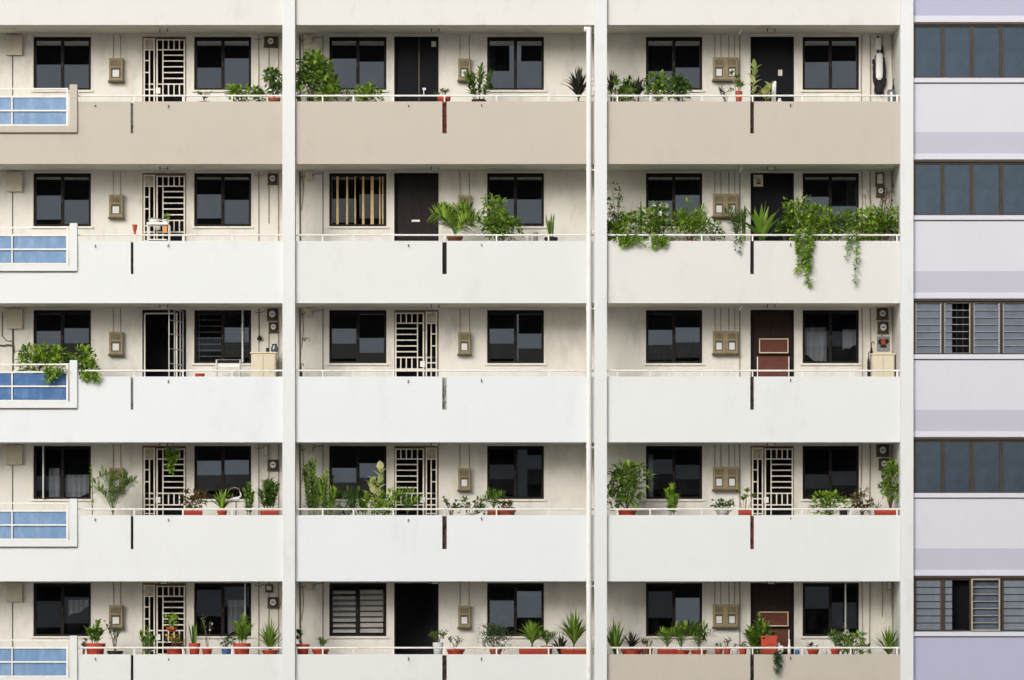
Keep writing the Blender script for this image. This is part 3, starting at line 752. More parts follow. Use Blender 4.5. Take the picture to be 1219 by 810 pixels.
# ------------------------------------------------------------------ lilac wing on the right
wing = empty('lilac_apartment_wing', (X(1150), 1.5, 0), 'pale lilac apartment block with bands of brown framed windows', 'apartment block')
def wpart(mb, name, m, parent=None, **k): return part(mb, name, m, parent if parent is not None else wing, **k)
WX0, WX1 = X(1087.0), X(1330)
RT = [29.5 + (PITCH - 1.0) * i for i in range(5)]; RT = [29.5, 193, 358.5, 523.5, 688.5]
wpart(MB().box(WX0, WX1, .32, 13, 0, TOPZ + 3), 'rear_body', M['lilac'])
EDGE = RT + [RT[-1] + 165.2]
zprev = TOPZ + 3
for i in range(6):
    top = EDGE[i]; bot = top + 62.5
    # wall above this window: light wall, band, lintel
    if i == 0:
        wpart(MB().box(WX0, WX1, 0, .32, Z(19), zprev), 'upper_wall', M['lilac_deep'])
        a_, b_, c_ = 19, 26.5, top
        wpart(MB().box(WX0, WX1, -.012, .32, Z(b_), Z(a_)), 'lintel_band', M['lilac_light'])
        wpart(MB().box(WX0, WX1, 0.0, .32, Z(c_ - 2.5), Z(b_)), 'lintel_band', M['lilac_band'])
    else:
        pb = EDGE[i-1] + 62.5
        sill0, sill1 = pb + 1.2, pb + 6.6
        wpart(MB().box(WX0, WX1, -.035, .32, Z(sill1), Z(sill0)), 'window_sill', M['lilac_light'], bevel=.004)
        wpart(MB().box(WX0, WX1, -.010, .02, Z(sill1 + 1.2), Z(sill1)), 'drip_groove', M['cabinet_dark'])  # thin dark strip just below the sill
        bt_ = top - 35.5
        wl = M['lilac'] if i < 5 else M['lilac_deep']
        wpart(MB().box(WX0, WX1, 0.004, .32, Z(bt_ + .6), Z(sill1 + 1.2)), 'upper_wall', wl)
        wpart(MB().box(WX0, WX1, 0.0, .32, Z(top - 10), Z(bt_)), 'lintel_band', M['lilac_band'])
        wpart(MB().box(WX0, WX1, -.012, .32, Z(top - 3), Z(top - 10)), 'lintel_band', M['lilac_light'])
    if i == 5: break
    wpart(MB().box(WX0, WX1, -.02, .32, Z(top), Z(top - 2.6)), 'window_head', M['bronze'])
    w = empty('window_band', (0,0,0), parent=wing); w.location = Vector((X(1157), .1, Z(bot))) - wing.location
    fr = MB(); y0, y1 = .03, .11; zt_, zb_ = Z(top + .2), Z(bot + 1.0)
    fr.box(WX0, WX1 - .2, y0, y1, zt_ - .035, zt_).box(WX0, WX1 - .2, y0, y1, zb_, zb_ + .03)
    panes = [(1090.3, 1120.6), (1124.6, 1155.2), (1159.4, 1190.2), (1194.4, 1225.2), (1229.4, 1260.2), (1264.4, 1295)]
    prev = 1087.4
    for (u0, u1) in panes:
        m_ = (prev + u0) / 2
        if u0 == 1090.3: fr.box(X(1087.3), X(u0), y0, y1, zb_+.03, zt_-.035)
        else:
            fr.box(X(prev), X(m_) - .006, y0, y1, zb_+.03, zt_-.035).box(X(m_) + .006, X(u0), y0, y1, zb_+.03, zt_-.035)
            fr.box(X(m_) - .006, X(m_) + .006, y0 + .02, y1, zb_+.03, zt_-.035)
        prev = u1
    fr.box(X(prev), X(prev) + .07, y0, y1, zb_+.03, zt_-.035)
    wpart(fr, 'window_frame', M['bronze'], w, bevel=.003)
    lou = i in (2, 4)
    if lou: w['label'] = 'brown framed window band with glass louvres'
    for k_, (u0, u1) in enumerate(panes):
        a, c = X(u0), X(u1); z0, z1 = zb_ + .03, zt_ - .035
        isopen = (i == 4 and k_ == 1) or (i == 2 and k_ == 1)
        if not lou:
            rot = (rnd.gauss(0, .001), 0, rnd.gauss(0, .002))
            wpart(MB().box(-(c-a)/2-.004, (c-a)/2+.004, -.003, .003, -(z1-z0)/2-.004, (z1-z0)/2+.004), 'pane', M['glass_wing'], w, loc=((a+c)/2, .085, (z0+z1)/2), rot=rot)
        else:
            g = MB(); n = 7; hz = (z1 - z0) / n
            xs0, xs1 = a + .01, c - .01
            if isopen: xs1 = a + (c - a) * .3
            for q in range(n):
                zc = z0 + hz * (q + .5); tilt = .028 if i == 2 else (.012 if k_ != 2 else .05)
                g.add([(xs0, .055, zc-hz*.46), (xs1, .055, zc-hz*.46), (xs1, .055+tilt, zc+hz*.45), (xs0, .055+tilt, zc+hz*.45),
                       (xs0, .060, zc-hz*.46), (xs1, .060, zc-hz*.46), (xs1, .060+tilt, zc+hz*.45), (xs0, .060+tilt, zc+hz*.45)], [(0,1,2,3),(7,6,5,4),(0,4,5,1),(3,2,6,7)])
            wpart(g, 'louvre_blades', M['blade_blue'], w)
            ed = MB()
            for q in range(n + 1):
                zz = z0 + hz*q; ed.box(a + .004, (c - .004) if i == 2 or not isopen else xs1, .040, .052, zz - .004, zz + .003)
            wpart(ed, 'blade_edges', M['alu'] if (i == 2 or k_ == 2) else M['void'], w)  # metal edges; the near-black strips paint the dark gaps between blades
            if i == 2 or k_ == 2:
                vb_ = MB()
                for t_ in (.28, .5, .74): vb_.box(a+(c-a)*t_-.004, a+(c-a)*t_+.004, .13, .145, z0, z1)
                wpart(vb_, 'inner_grille', M['bronze'], w)
            wpart(MB().box(a, a+.014, .045, .10, z0, z1).box(c-.014, c, .045, .10, z0, z1), 'louvre_clips', M['alu'] if i == 2 else M['bronze'], w)
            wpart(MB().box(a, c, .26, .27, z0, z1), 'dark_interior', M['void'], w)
            if i == 4 and k_ == 2:
                f2 = MB(); yy0, yy1 = -.06, -.03
                f2.box(a-.06, a-.03, yy0, yy1, z0-.02, z1+.03).box(c-.03, c, yy0, yy1, z0-.02, z1+.03).box(a-.03, c-.03, yy0, yy1, z1, z1+.03).box(a-.03, c-.03, yy0, yy1, z0-.02, z0+.01)
                for q in range(1, 7): f2.box(a-.03, c-.03, yy0+.01, yy1-.005, z0+hz*q-.006, z0+hz*q+.006)
                f2.box(a-.055, a-.035, yy1, .03, z1-.06, z1-.03).box(a-.055, a-.035, yy1, .03, z0+.03, z0+.06)
                wpart(f2, 'open_casement', M['conduit'], w)

# ------------------------------------------------------------------ block across the open ground (seen in the glass)
opp = empty('facing_apartment_block', (0, -170, 0), 'grey white corridor block across the open ground, facing the camera side', 'apartment block')
OY = -(D + 4.0)
OX0, OX1 = -45, 15.4
opart = lambda mb, n, m: part(mb, n, m, opp)
M['opp_wall'] = mat('dim_recess_wall', (.018,.018,.02), rough=.9, var=.2, scale=.6)
M['opp_band'] = mat('brown_facing_band', (.22,.19,.16), rough=.8, var=.1, scale=.5)
M['opp_par'] = mat('pale_facing_parapet', (.88,.88,.88), rough=.8, var=.05, scale=.5)
opart(MB().box(OX0, OX1, OY-14, OY-2.2, 0, H0+26), 'rear_body', M['opp_wall'])
for k in range(-5, 11):
    zt_ = H0 + 1.0 + 2.8 * k
    if zt_ - 1.2 < 0: continue
    hp = {8: 1.25, 7: 1.1, 6: 1.0, 5: .8, 4: .62, 3: .6, 2: .6, 1: .8}.get(k, 1.1)
    opart(MB().box(OX0, OX1, OY-.15, OY, zt_-hp, zt_), 'parapet', M['opp_par'])
    if hp < .9: opart(MB().box(OX0, OX1, OY-.13, OY-.02, zt_-1.25, zt_-hp), 'lower_parapet', M['opp_band'])
    opart(MB().box(OX0, OX1, OY-2.2, OY-.15, zt_-1.25, zt_-1.05), 'floor_slab', M['opp_wall'])
for k in range(5):
    xx = OX0 + (OX1 - OX0) * k / 4
    opart(MB().box(xx-.2, xx+.2, OY-.5, OY+.1, 0, H0+26), 'column', M['opp_par'])

# ------------------------------------------------------------------ plants
def rv(a=1): return random.uniform(-a, a)
def gen_bush(W, Hh, n=260, leaf=.075, lw=.5, clumps=9, Dp=None):
    g = MB(); st = MB(); Dp = Dp or min(W, .42); n = int(n*1.25); leaf *= 1.7
    cl = []
    for k in range(clumps):
        q = (k + .5) / clumps; 
        x = rv(W/2 * .78); z = Hh * random.uniform(.18, .86) * (1 - .25 * (abs(x)/(W/2))**2)
        cl.append((x, rv(Dp/2*.6), z, random.uniform(.20, .36) * min(W, Hh*1.2)))
    for (x, y, z, r) in cl:
        st.tube([(rv(.02), rv(.02), -.03), (x*.45+rv(.02), y*.4, z*.5), (x, y, z)], .007, 5, .004)
    for k in range(n):
        x, y, z, r = random.choice(cl)
        d = Vector((rv(), rv(), rv(.9) + .25)).normalized(); rr = r * random.uniform(.25, 1.0)
        p = Vector((x, y*.9, z)) + d * rr
        p.x = max(-W/2, min(W/2, p.x)); p.z = max(-.03, min(Hh - leaf*.3, p.z))
        L = leaf * random.uniform(.65, 1.25)
        g.leaf(p, (d + Vector((rv(.5), rv(.5), rv(.4)-.05))), L, L*lw)
    return g, st, 'bark'
def gen_stalk(W, Hh, n=90, leaf=.10, lw=.42):
    g = MB(); st = MB(); n = int(n*1.3); leaf *= 1.3; tp = (rv(.03), rv(.02), Hh*.92)
    st.tube([(0,0,-.03), (rv(.02), 0, Hh*.5), tp], .010, 6, .005)
    for k in range(n):
        t = (k + .5) / n; a = k * 2.4; d = Vector((math.cos(a), math.sin(a)*.7, .55 + .3*t))
        p = Vector((tp[0]*t, tp[1]*t, Hh*(.06 + .86*t)))
        L = min(W*.55, leaf*1.4) * random.uniform(.7, 1.1)
        g.strip(p, d, L, L*lw, droop=.7, n=3)
    return g, st, 'stem'
def gen_fronds(W, Hh, n=11, leaflets=13, lw=.018, up=.9, wid=.035):
    """feathered arching fronds (cycad, zz plant, palm)"""
    g = MB(); st = MB(); wid *= 2.0; leaflets = max(7, int(leaflets*.75)); n = int(n*1.0)
    for k in range(n):
        a = 2*math.pi*k/n + rv(.3); sp = random.uniform(.25, 1.0)**.7
        ex = math.cos(a) * W*.5 * sp; ey = math.sin(a) * min(W*.5, .22) * sp; ez = Hh * (1 - .55*sp*sp*random.uniform(.5,1.1)) 
        pts = []
        for q in range(9):
            t = q/8; pts.append(Vector((ex*t**1.3, ey*t, ez*(1-(1-t)**1.7) )))
        st.tube(pts, .006, 5, .003)
        for q in range(leaflets):
            t = .22 + .78 * q / (leaflets-1); f = t*8; i0 = min(7, int(f)); p = pts[i0].lerp(pts[i0+1], f-i0); tg = (pts[i0+1]-pts[i0]).normalized()
            sd_ = tg.cross(Vector((0,1,.2))).normalized()
            L = wid * 3.2 * (1 - .5*abs(t-.5))
            for s in (-1, 1): g.strip(p, tg*.7 + sd_*s*.9 + Vector((0, rv(.35), rv(.15))), L, wid*.62, droop=.25, n=2)
    return g, st, 'stem'
def gen_blades(W, Hh, n=22, w=.045, up=1.0, droop=.9, Dp=.2, trunk=0):
    """strap leaves springing from one point"""
    g = MB(); st = MB(); n = int(n*1.45); w *= 1.2
    base = Vector((0, 0, trunk))
    if trunk: st.tube([(0,0,-.03), (rv(.02), 0, trunk*.5), (0,0,trunk)], .022, 7, .016)
    hh = Hh - trunk
    for k in range(n):
        a = 2.4 * k + rv(.2); sp = math.sqrt((k + .5) / n)
        d = Vector((math.cos(a)*sp*W*.52/max(hh,.1)*1.2, math.sin(a)*sp*.45, up*(1.08-.55*sp)))
        L = math.hypot(W*.5*sp, hh*(1.02-.30*sp)) * random.uniform(.82, 1.02)
        g.strip(base + Vector((rv(.015), rv(.015), rv(.02))), d, L, w*random.uniform(.8,1.2), droop=droop*sp, n=5)
    return g, st, 'bark'
def gen_sword(W, Hh, n=9, w=.055):
    g = MB(); st = MB()
    for k in range(n):
        x = rv(W*.28); d = Vector((x*1.6 + rv(.08), rv(.12), 1)); g.strip((x*.5, rv(.05), -.02), d, Hh*random.uniform(.62,1.02), w, droop=.08, n=5, wprof=lambda t: (.75+.25*math.sin(math.pi*t)) if t < .8 else .7*(1-t)/.2)
    return g, st, 'stem'
def gen_cactus(W, Hh):
    g = MB(); st = MB(); pads = [((0,0,Hh*.18), .20)]
    def pad(c, rx, rz): g.blob(c, rx, .022, rz, 10, 7)
    pad((0,0,Hh*.14), W*.14, Hh*.16); pad((-W*.04,0,Hh*.40), W*.13, Hh*.15); pad((W*.02,0,Hh*.66), W*.11, Hh*.14); pad((W*.04,.0,Hh*.88), W*.09, Hh*.12)
    pad((-W*.26,.01,Hh*.52), W*.12, Hh*.11); pad((W*.30,.01,Hh*.34), W*.13, Hh*.10); pad((W*.18,-.01,Hh*.50), W*.08, Hh*.09); pad((-W*.24,.01,Hh*.30), W*.10, Hh*.10)
    return g, st, 'stem'
def gen_twigs(W, Hh, n=7, leafn=26):
    g = MB(); st = MB()
    for k in range(n):
        e = Vector((rv(W/2), rv(.12), Hh*random.uniform(.5,1))); mpt = Vector((e.x*.3+rv(.04), e.y*.4, e.z*.5))
        st.tube([(rv(.02), rv(.02), -.03), mpt, e], .006, 5, .003)
        for q in range(2):
            t = random.uniform(.4,.9); b = mpt.lerp(e, t); st.tube([b, b + Vector((rv(.1), rv(.05), random.uniform(.02,.1)))], .004, 4, .002)
        for q in range(max(1, 2*leafn//n)):
            p = mpt.lerp(e, random.uniform(.1,1.05)); g.leaf(p, (rv(), rv(), rv()+.3), .06, .036)
    return g, st, 'bark'
def gen_succulent(W, Hh, n=60):
    g = MB(); st = MB()
    for k in range(5):
        x, y = rv(W*.36), rv(.1); z = Hh*random.uniform(.25,.8); st.tube([(x*.3,y*.3,-.03),(x,y,z)], .010, 5, .006)
        for q in range(n//5):
            a = q*2.4; g.strip((x,y,z+rv(.03)-.02), (math.cos(a), math.sin(a)*.8, .5+rv(.3)), min(.10,W*.3)*random.uniform(.8,1.2), .035, droop=.3, n=2)
    return g, st, 'palebark'
def gen_hang(W, L, strands=6, n=24, leaf=.05, root_h=.0, spread=1):
    """strands hanging down from z = 0"""
    g = MB(); st = MB(); leaf *= 1.6
    for k in range(strands):
        x = rv(W*.42); LL = L*(1.0 if k == 0 else random.uniform(.3,.85)); pts = []
        for q in range(7):
            t = q/6; pts.append(Vector((x + math.sin(t*5+k)*W*.07 , rv(.012) - .02, root_h*(1-t) - LL*t)))
        st.tube(pts, .0045, 5, .002)
        for q in range(int(1.5*n*LL/L)):
            t = random.random()**.9; f = t*6; i0 = min(5, int(f)); p = pts[i0].lerp(pts[i0+1], f-i0)
            g.leaf(p + Vector((rv(W*.10), rv(.02), rv(.02))), (rv(), -abs(rv(.6)), rv(.6)-.2), leaf*random.uniform(.7,1.3), leaf*.62)
    return g, st, 'stem'

def gen_leafy(W, Hh, stems=4, n=26, leaf=.13, w=.04):
    """several upright stems clothed in strap leaves that point up and out"""
    g = MB(); st = MB(); w *= 1.3; n = int(n*1.3); stems += 1
    for k in range(stems):
        x = (k + .5 - stems/2) / stems * W * .80 + rv(W*.05); hh = Hh * random.uniform(.62, .95) * (1 - .25*abs(x)/(W/2+1e-6))
        if k == stems//2: hh = Hh*.93
        pts = [Vector((x*.35, rv(.03), -.03)), Vector((x*.7+rv(.02), rv(.05), hh*.5)), Vector((x+rv(.02), rv(.06), hh-leaf*.6))]
        st.tube(pts, .009, 6, .005)
        for q in range(n):
            t = .15 + .85*(q+.5)/n; p = pts[0].lerp(pts[1], t*2) if t < .5 else pts[1].lerp(pts[2], t*2-1)
            a = q*2.4 + k; L = min(leaf, W*.5) * random.uniform(.9,1.45)
            g.strip(p, (math.cos(a)*1.0, math.sin(a)*.6, .35+.9*t), L, w*random.uniform(.8,1.2), droop=.55, n=3)
    return g, st, 'stem'
GEN = {'leafy': gen_leafy, 'bush': gen_bush, 'stalk': gen_stalk, 'fronds': gen_fronds, 'blades': gen_blades, 'sword': gen_sword, 'cactus': gen_cactus, 'twigs': gen_twigs, 'succ': gen_succulent}
LEDGE = .20                        # pots stand on ledges this far under the parapet top
PY = .345
def pot_round(r, h):
    g = MB().lathe([(r*.72, 0), (r*.95, h*.82), (r*1.06, h*.82), (r*1.08, h), (r*.94, h), (r*.92, h-.02)], 18)
    s = MB().lathe([(r*.91, h-.03), (r*.91, h-.018)], 16); return g, s
def pot_rect(w, h, d=.2):
    g = MB(); a = w/2
    g.add([(-a*.92,-d*.44,0),(a*.92,-d*.44,0),(a*.92,d*.44,0),(-a*.92,d*.44,0),(-a,-d/2,h),(a,-d/2,h),(a,d/2,h),(-a,d/2,h),
           (-a+.015,-d/2+.015,h),(a-.015,-d/2+.015,h),(a-.015,d/2-.015,h),(-a+.015,d/2-.015,h)],
          [(0,3,2,1),(0,1,5,4),(1,2,6,5),(2,3,7,6),(3,0,4,7),(4,5,9,8),(5,6,10,9),(6,7,11,10),(7,4,8,11)])
    g.box(-a-.006, a+.006, -d/2-.006, -d/2, h-.035, h-.008)
    s = MB().box(-a+.014, a-.014, -d/2+.014, d/2-.014, h-.05, h-.02); return g, s
POTM = {'red':'terracotta','bright':'redpot','brown':'brownpot','black':'blackpot','white':'whitepot','grey':'greypot','blue':'bluepot'}
pidx = [0]
ledges = {}
def plant(i, name, kind, x0, x1, ytop, label, leafm='mid', pot='black', potw=None, rim=None, shape='round', y=PY, stem=None, group='potted plants along the corridors', potdx=0, flowers=None, lift=0, **kw):
    pidx[0] += 1; random.seed(1000 + pidx[0])
    b = 0 if x1 < 345 else (1 if x1 < 712 else 2)
    xc = (x0 + x1)/2; zl = ptop(i) - LEDGE
    W = (x1 - x0)/S * (1.22 if kind == 'fronds' else 1.06)
    pw = potw or max(12, min(18, (x1-x0)*.6)); px = xc + potdx
    rimpx = rim if rim is not None else PTOP[i] + .5
    zr = Z(rimpx, y); zp = zl + lift; hpot = max(.10, zr - zp); zr = zp + hpot
    Hh = Z(ytop, y) - zr
    e = empty(name, (X(px, y), y, zl), label, 'plant', group)
    pg, ps = (pot_round(pw/S/2, hpot) if shape == 'round' else pot_rect(pw/S, hpot, .2))
    po = pg.build('pot', M[POTM[pot]], e, smooth=False)
    ps.build('soil', M['soil'], po)
    if lift:
        po.location.z = lift; q_ = pw/S/2
        MB().box(-q_, q_, -.09, .09, lift-.02, lift-.001).box(-q_, -q_+.02, -.09, -.07, 0, lift-.02).box(q_-.02, q_, -.09, -.07, 0, lift-.02).box(-q_, -q_+.02, .07, .09, 0, lift-.02).box(q_-.02, q_, .07, .09, 0, lift-.02).build('stand', M['black'], e)
    fg, sg, sm = GEN[kind](W, Hh, **kw)
    off = (-potdx/S, 0, hpot + lift)
    def fix(mb):
        out = []
        for (a, c, d_) in mb.v:
            wy = c
            lim = -.18 if d_ + zr < ptop(i) + .01 else -.42
            wy = max(lim, min(.9, wy)); out.append((a + off[0], wy, max(d_, -.04) + off[2]))
        mb.v = out; return mb
    fo = fix(fg).build('foliage', F[leafm], e)
    if sg.v: fix(sg).build('stem', M[stem or sm], e)
    if flowers:
        fmn, cnt, sz = flowers; g = MB()
        for k in range(cnt):
            vv = random.choice(fg.v)
            if vv[2] < off[2] + Hh*.45: continue
            for q in range(5):
                a = q*1.257 + rv(.3); g.leaf(vv, (math.cos(a), -.35, math.sin(a)), sz, sz*.8)
        g.build('flower', M[fmn], e)
    ledges.setdefault((i, b), []).append((px - pw/2, px + pw/2))
    return e
def hang_plant(name, x, ytop, W, L, label, leafm='fresh', y=-.05, cat='plant', group=None, root_h=.04, pot=None, **kw):
    pidx[0] += 1; random.seed(1000 + pidx[0])
    e = empty(name, (X(x, y), y, Z(ytop, y)), label, cat, group)
    fg, sg, sm = gen_hang(W/S, L/S, root_h=root_h, **kw)
    fg.build('foliage', F[leafm], e); sg.build('stem', M[sm], e)
    return e

# --- first row (top)
plant(0,'leafy_shrub','bush',272,302,103,'low bright bush left of the red pot bush, top left corridor','fresh',n=220,leaf=.07)
plant(0,'small_plant','twigs',232,256,110,'small dark straggly plant below the window, top left corridor','deep','black',potw=16)
plant(0,'leafy_shrub','bush',300,319,105,'narrow bright bush squeezed between two others, top left corridor','mid',n=140,leaf=.065)
plant(0,'tall_shrub','bush',317,336,84,'taller bush in a red pot against the column, top left corridor','deep','red',potw=14,rim=117,n=230,leaf=.07,clumps=7)
plant(0,'tall_shrub','bush',352,391,62,'tallest dark bush in the top row, at the left of the middle bay','mid',n=620,leaf=.085,clumps=16)
plant(0,'leafy_shrub','bush',376,403,96,'rounded bright bush in front of the tallest top row bush','fresh',n=260,leaf=.075,y=.30)
plant(0,'leafy_shrub','bush',407,421,108,'tiny sprig beside the low bush under the window, top middle bay','mid',n=60,leaf=.05,potw=12)
plant(0,'leafy_shrub','bush',425,453,103,'low spreading bright bush under the left window, top middle bay','fresh',n=240,leaf=.07)
plant(0,'jade_plant','succ',515,542,101,'fleshy little plant in a bright red pot over the red joint slot','mid','bright',potw=15,rim=116)
plant(0,'zamioculcas','leafy',548,592,74,'feathery upright dark green plant before the right window, top middle bay','deep','black',potw=16,rim=119,stems=6,n=22,leaf=.12,w=.045)
plant(0,'cordyline','blades',676,702,74,'dark purple leaved plant behind the drain pipe, top row','dark','grey',potw=14,n=34,w=.055,droop=1.0,trunk=.1)
plant(0,'cordyline','blades',722,734,78,'thin dark leaved plant hard against the second column, top right bay','dark','black',potw=10,n=16,w=.03,trunk=.2)
plant(0,'leafy_shrub','bush',724,754,93,'round green bush beside the second column, top right bay','mid',n=220,leaf=.075)
plant(0,'rubber_plant','blades',751,769,86,'dark rubber plant with upright spear leaves, top right bay','dark','black',potw=12,n=14,w=.055,droop=.9,trunk=.12)
plant(0,'jade_plant','bush',770,797,87,'left of the two round jade bushes under the window, top right bay','mid','grey',n=330,leaf=.055,lw=.7,clumps=12)
plant(0,'jade_plant','bush',794,822,88,'right of the two round jade bushes under the window, top right bay','deep','blue',n=330,leaf=.055,lw=.7,clumps=12)
plant(0,'bonsai','twigs',854,873,101,'bare black twiggy bonsai below the double meter cabinet, top right bay','dark','black',potw=11,n=9,leafn=30)
plant(0,'desert_rose','succ',868,891,81,'small tree with pale trunk in a red pot, top right bay','fresh','bright',potw=8,rim=109,n=120)
plant(0,'variegated_plant','leafy',888,908,71,'tall yellow variegated plant beside the dark door, top right bay','varieg','black',potw=12,stems=0,n=13,leaf=.16,w=.085)
plant(0,'variegated_plant','leafy',906,921,95,'short yellow variegated plant left of the white board, top right bay','varieg','grey',potw=10,stems=1,n=9,leaf=.15,w=.08)
# --- second row
plant(1,'birds_nest_fern','fronds',512,571,246,'wide arching light green fern left of the slim tree, second row middle','fresh','brown',potw=18,rim=281,n=20,leaflets=17,wid=.042)
plant(1,'slender_tree','bush',577,606,226,'slim tree with a round leafy head before the window, second row middle','fresh','black',n=420,leaf=.06,clumps=12)
plant(1,'leafy_shrub','bush',570,622,259,'low ragged bush around the slim tree, second row middle','mid','blue',n=445,leaf=.065,clumps=12,y=.28)
plant(1,'snake_plant','sword',646,666,250,'upright snake plant with few pointed leaves, second row middle','mid','black',potw=15,rim=283,n=8)
plant(1,'climbing_shrub','bush',722,744,206,'thin climbing shrub rising up the second column, second row','deep','black',potw=12,n=210,leaf=.05,clumps=16)
plant(1,'small_palm','fronds',806,842,236,'upright palm fronds rising from the middle of the long green row, second row right','fresh','black',y=.42,n=11,leaflets=12,wid=.022)
plant(1,'snake_plant','sword',757,768,231,'lone pointed blade standing above the hedge of pots, second row right','deep','black',potw=10,n=4,w=.05)
plant(1,'leafy_shrub','bush',723,776,247,'leftmost rounded bush of the long green row, second row right','fresh','red',n=836,leaf=.06,clumps=16)
plant(1,'flowering_shrub','bush',770,800,242,'bush with white flowers in the long green row, second row right','mid','red',n=485,leaf=.06,clumps=12,flowers=('whiteflower',34,.065))
plant(1,'leafy_shrub','bush',797,843,252,'mounded fern like bush right of the white flowers, second row right','fresh','bright',potw=20,n=755,leaf=.065,lw=.35,clumps=16)
plant(1,'small_plant','bush',836,862,258,'thin low bush under the double cabinet, second row right','mid','grey',n=140,leaf=.05)
plant(1,'snake_plant','sword',880,890,238,'pair of pointed blades right of the dark drooping fern, second row','mid','black',potw=9,n=3,w=.05,y=.42)
plant(1,'dark_fern','fronds',860,893,248,'dark drooping fern left of the slot, second row right','deep','black',n=15,leaflets=12,wid=.026)
plant(1,'birds_nest_fern','blades',882,932,232,'big broad leaved nest fern before the black door, second row right','lime','black',n=11,w=.115,droop=.75,potw=18)
plant(1,'leafy_shrub','bush',924,945,247,'dark green bush right of the big nest fern, second row','deep','black',n=323,leaf=.06)
plant(1,'leafy_shrub','bush',934,968,234,'pointed bush rising right of the black door, second row','fresh','black',n=300,leaf=.055,clumps=10,y=.42)
plant(1,'tall_shrub','bush',938,998,246,'wide heaped bush that feeds the long hanging vine, second row right','fresh','brown',n=1025,leaf=.062,clumps=20)
plant(1,'leafy_shrub','bush',985,1010,256,'grey stemmed thin bush between the two hanging vines, second row','grey','white',n=256,leaf=.05)
plant(1,'leafy_shrub','bush',999,1048,249,'dense bright bush above the shorter hanging vine, second row right','fresh','red',n=836,leaf=.06,clumps=16)
plant(1,'leafy_shrub','bush',1036,1073,247,'last bright bush against the third column, second row','mid','black',n=633,leaf=.06,clumps=13)
hang_plant('hanging_vine',748,283,50,13,'fringe of leaves spilling over the rail beside the second column','fresh',strands=10,n=26)
hang_plant('hanging_vine',785,283,28,14,'fringe of leaves spilling over under the white flowers','fresh',strands=8,n=24)
hang_plant('hanging_vine',877,283,12,20,'thin dark sprig hanging left of the dark slot','deep',strands=3,n=14,leaf=.04)
hang_plant('hanging_vine',958,278,20,62,'longest hanging vine trailing down the second row parapet','fresh',strands=6,n=80,leaf=.058,root_h=.10)
hang_plant('hanging_vine',1013,282,17,56,'thinner hanging vine trailing near the third column','mid',strands=3,n=46,leaf=.05,root_h=.10)
# --- third row
e = plant(2,'trailing_shrub','bush',17,84,412,'broad bright bush spilling over the blue panelled landing rail','fresh',n=430,leaf=.075,clumps=13,rim=444,y=.22)
plant(2,'trailing_shrub','bush',88,124,411,'bright bush right of the landing post, spilling over the parapet','fresh',n=300,leaf=.075,clumps=10,y=.28)
hang_plant('hanging_vine',66,440,26,15,'leaf fringe hanging over the blue panels','fresh',y=-.12,strands=6,n=22,leaf=.07)
hang_plant('hanging_vine',104,446,24,8,'leaf fringe hanging right of the landing post','fresh',strands=5,n=14,leaf=.07)
# --- fourth row
plant(3,'cycad','fronds',107,162,557,'palm like cycad with arching feathery fronds and thick stem, fourth row left','mid','black',potw=18,n=15,leaflets=26,wid=.026)
plant(3,'climbing_shrub','stalk',106,114,547,'thin shoot climbing above the cycad, fourth row left','fresh','black',potw=9,n=24,leaf=.05)
plant(3,'mixed_planter','bush',214,244,584,'reddish green plants in a long red trough by the gate, fourth row left','ageing','bright',potw=24,rim=608,shape='rect',n=190,leaf=.06)
plant(3,'small_fern','blades',252,277,577,'light green strap leaved plant in a small red pot, fourth row left','fresh','bright',potw=11,rim=608,n=16,w=.055,droop=.8)
plant(3,'snake_plant','leafy',289,304,572,'narrow column of curly leaves beside the driftwood, fourth row left','mid','brown',potw=12,stems=2,n=40,leaf=.09,w=.04)
plant(3,'tall_shrub','leafy',306,335,566,'feathery dark bush in a red trough at the first column, fourth row','deep','bright',potw=21,rim=608,shape='rect',stems=5,n=50,leaf=.12,w=.032)
plant(3,'tall_shrub','leafy',358,386,539,'tall bushy shrub left of the window, fourth row middle','mid','black',stems=5,n=60,leaf=.11,w=.035)
plant(3,'tall_shrub','leafy',375,404,556,'second feathery shrub leaning towards the window, fourth row middle','fresh','black',y=.28,stems=4,n=44,leaf=.11,w=.032)
plant(3,'small_fern','fronds',408,432,579,'dark round fern below the left window, fourth row middle','deep','black',n=15,leaflets=12,wid=.022)
plant(3,'variegated_plant','leafy',437,459,546,'tall cream and yellow variegated plant, fourth row middle','varieg','black',potw=13,stems=1,n=10,leaf=.17,w=.10)
plant(3,'variegated_plant','leafy',427,441,580,'shorter lime green plant left of the tall variegated one, fourth row middle','lime','black',potw=10,stems=1,n=16,leaf=.16,w=.075)
plant(3,'leafy_shrub','bush',402,426,597,'low edging plant at the foot of the dark fern, fourth row middle','grey','black',n=120,leaf=.05)
plant(3,'leafy_shrub','bush',444,471,582,'bright bush at the foot of the tall variegated plant, fourth row middle','fresh','black',n=300,leaf=.06)
plant(3,'small_palm','fronds',470,500,580,'little palm before the white gate, fourth row middle','fresh','black',n=12,leaflets=11,wid=.026)
plant(3,'small_plant','twigs',525,548,590,'sparse round leaved plant right of the gate, fourth row middle','deep','white',potw=14,n=8,leafn=60)
plant(3,'small_plant','bush',547,578,592,'low dark leaved plants in a pale trough, fourth row middle','deep','grey',potw=24,shape='rect',n=170,leaf=.055)
plant(3,'small_palm','fronds',574,602,584,'green spiky plant in the left red pot, fourth row middle','mid','red',potw=15,rim=607,n=12,leaflets=10,wid=.024)
plant(3,'small_plant','bush',592,615,598,'rusty low plant in the wider red pot, fourth row middle','ageing','red',potw=20,rim=606,n=110,leaf=.05)
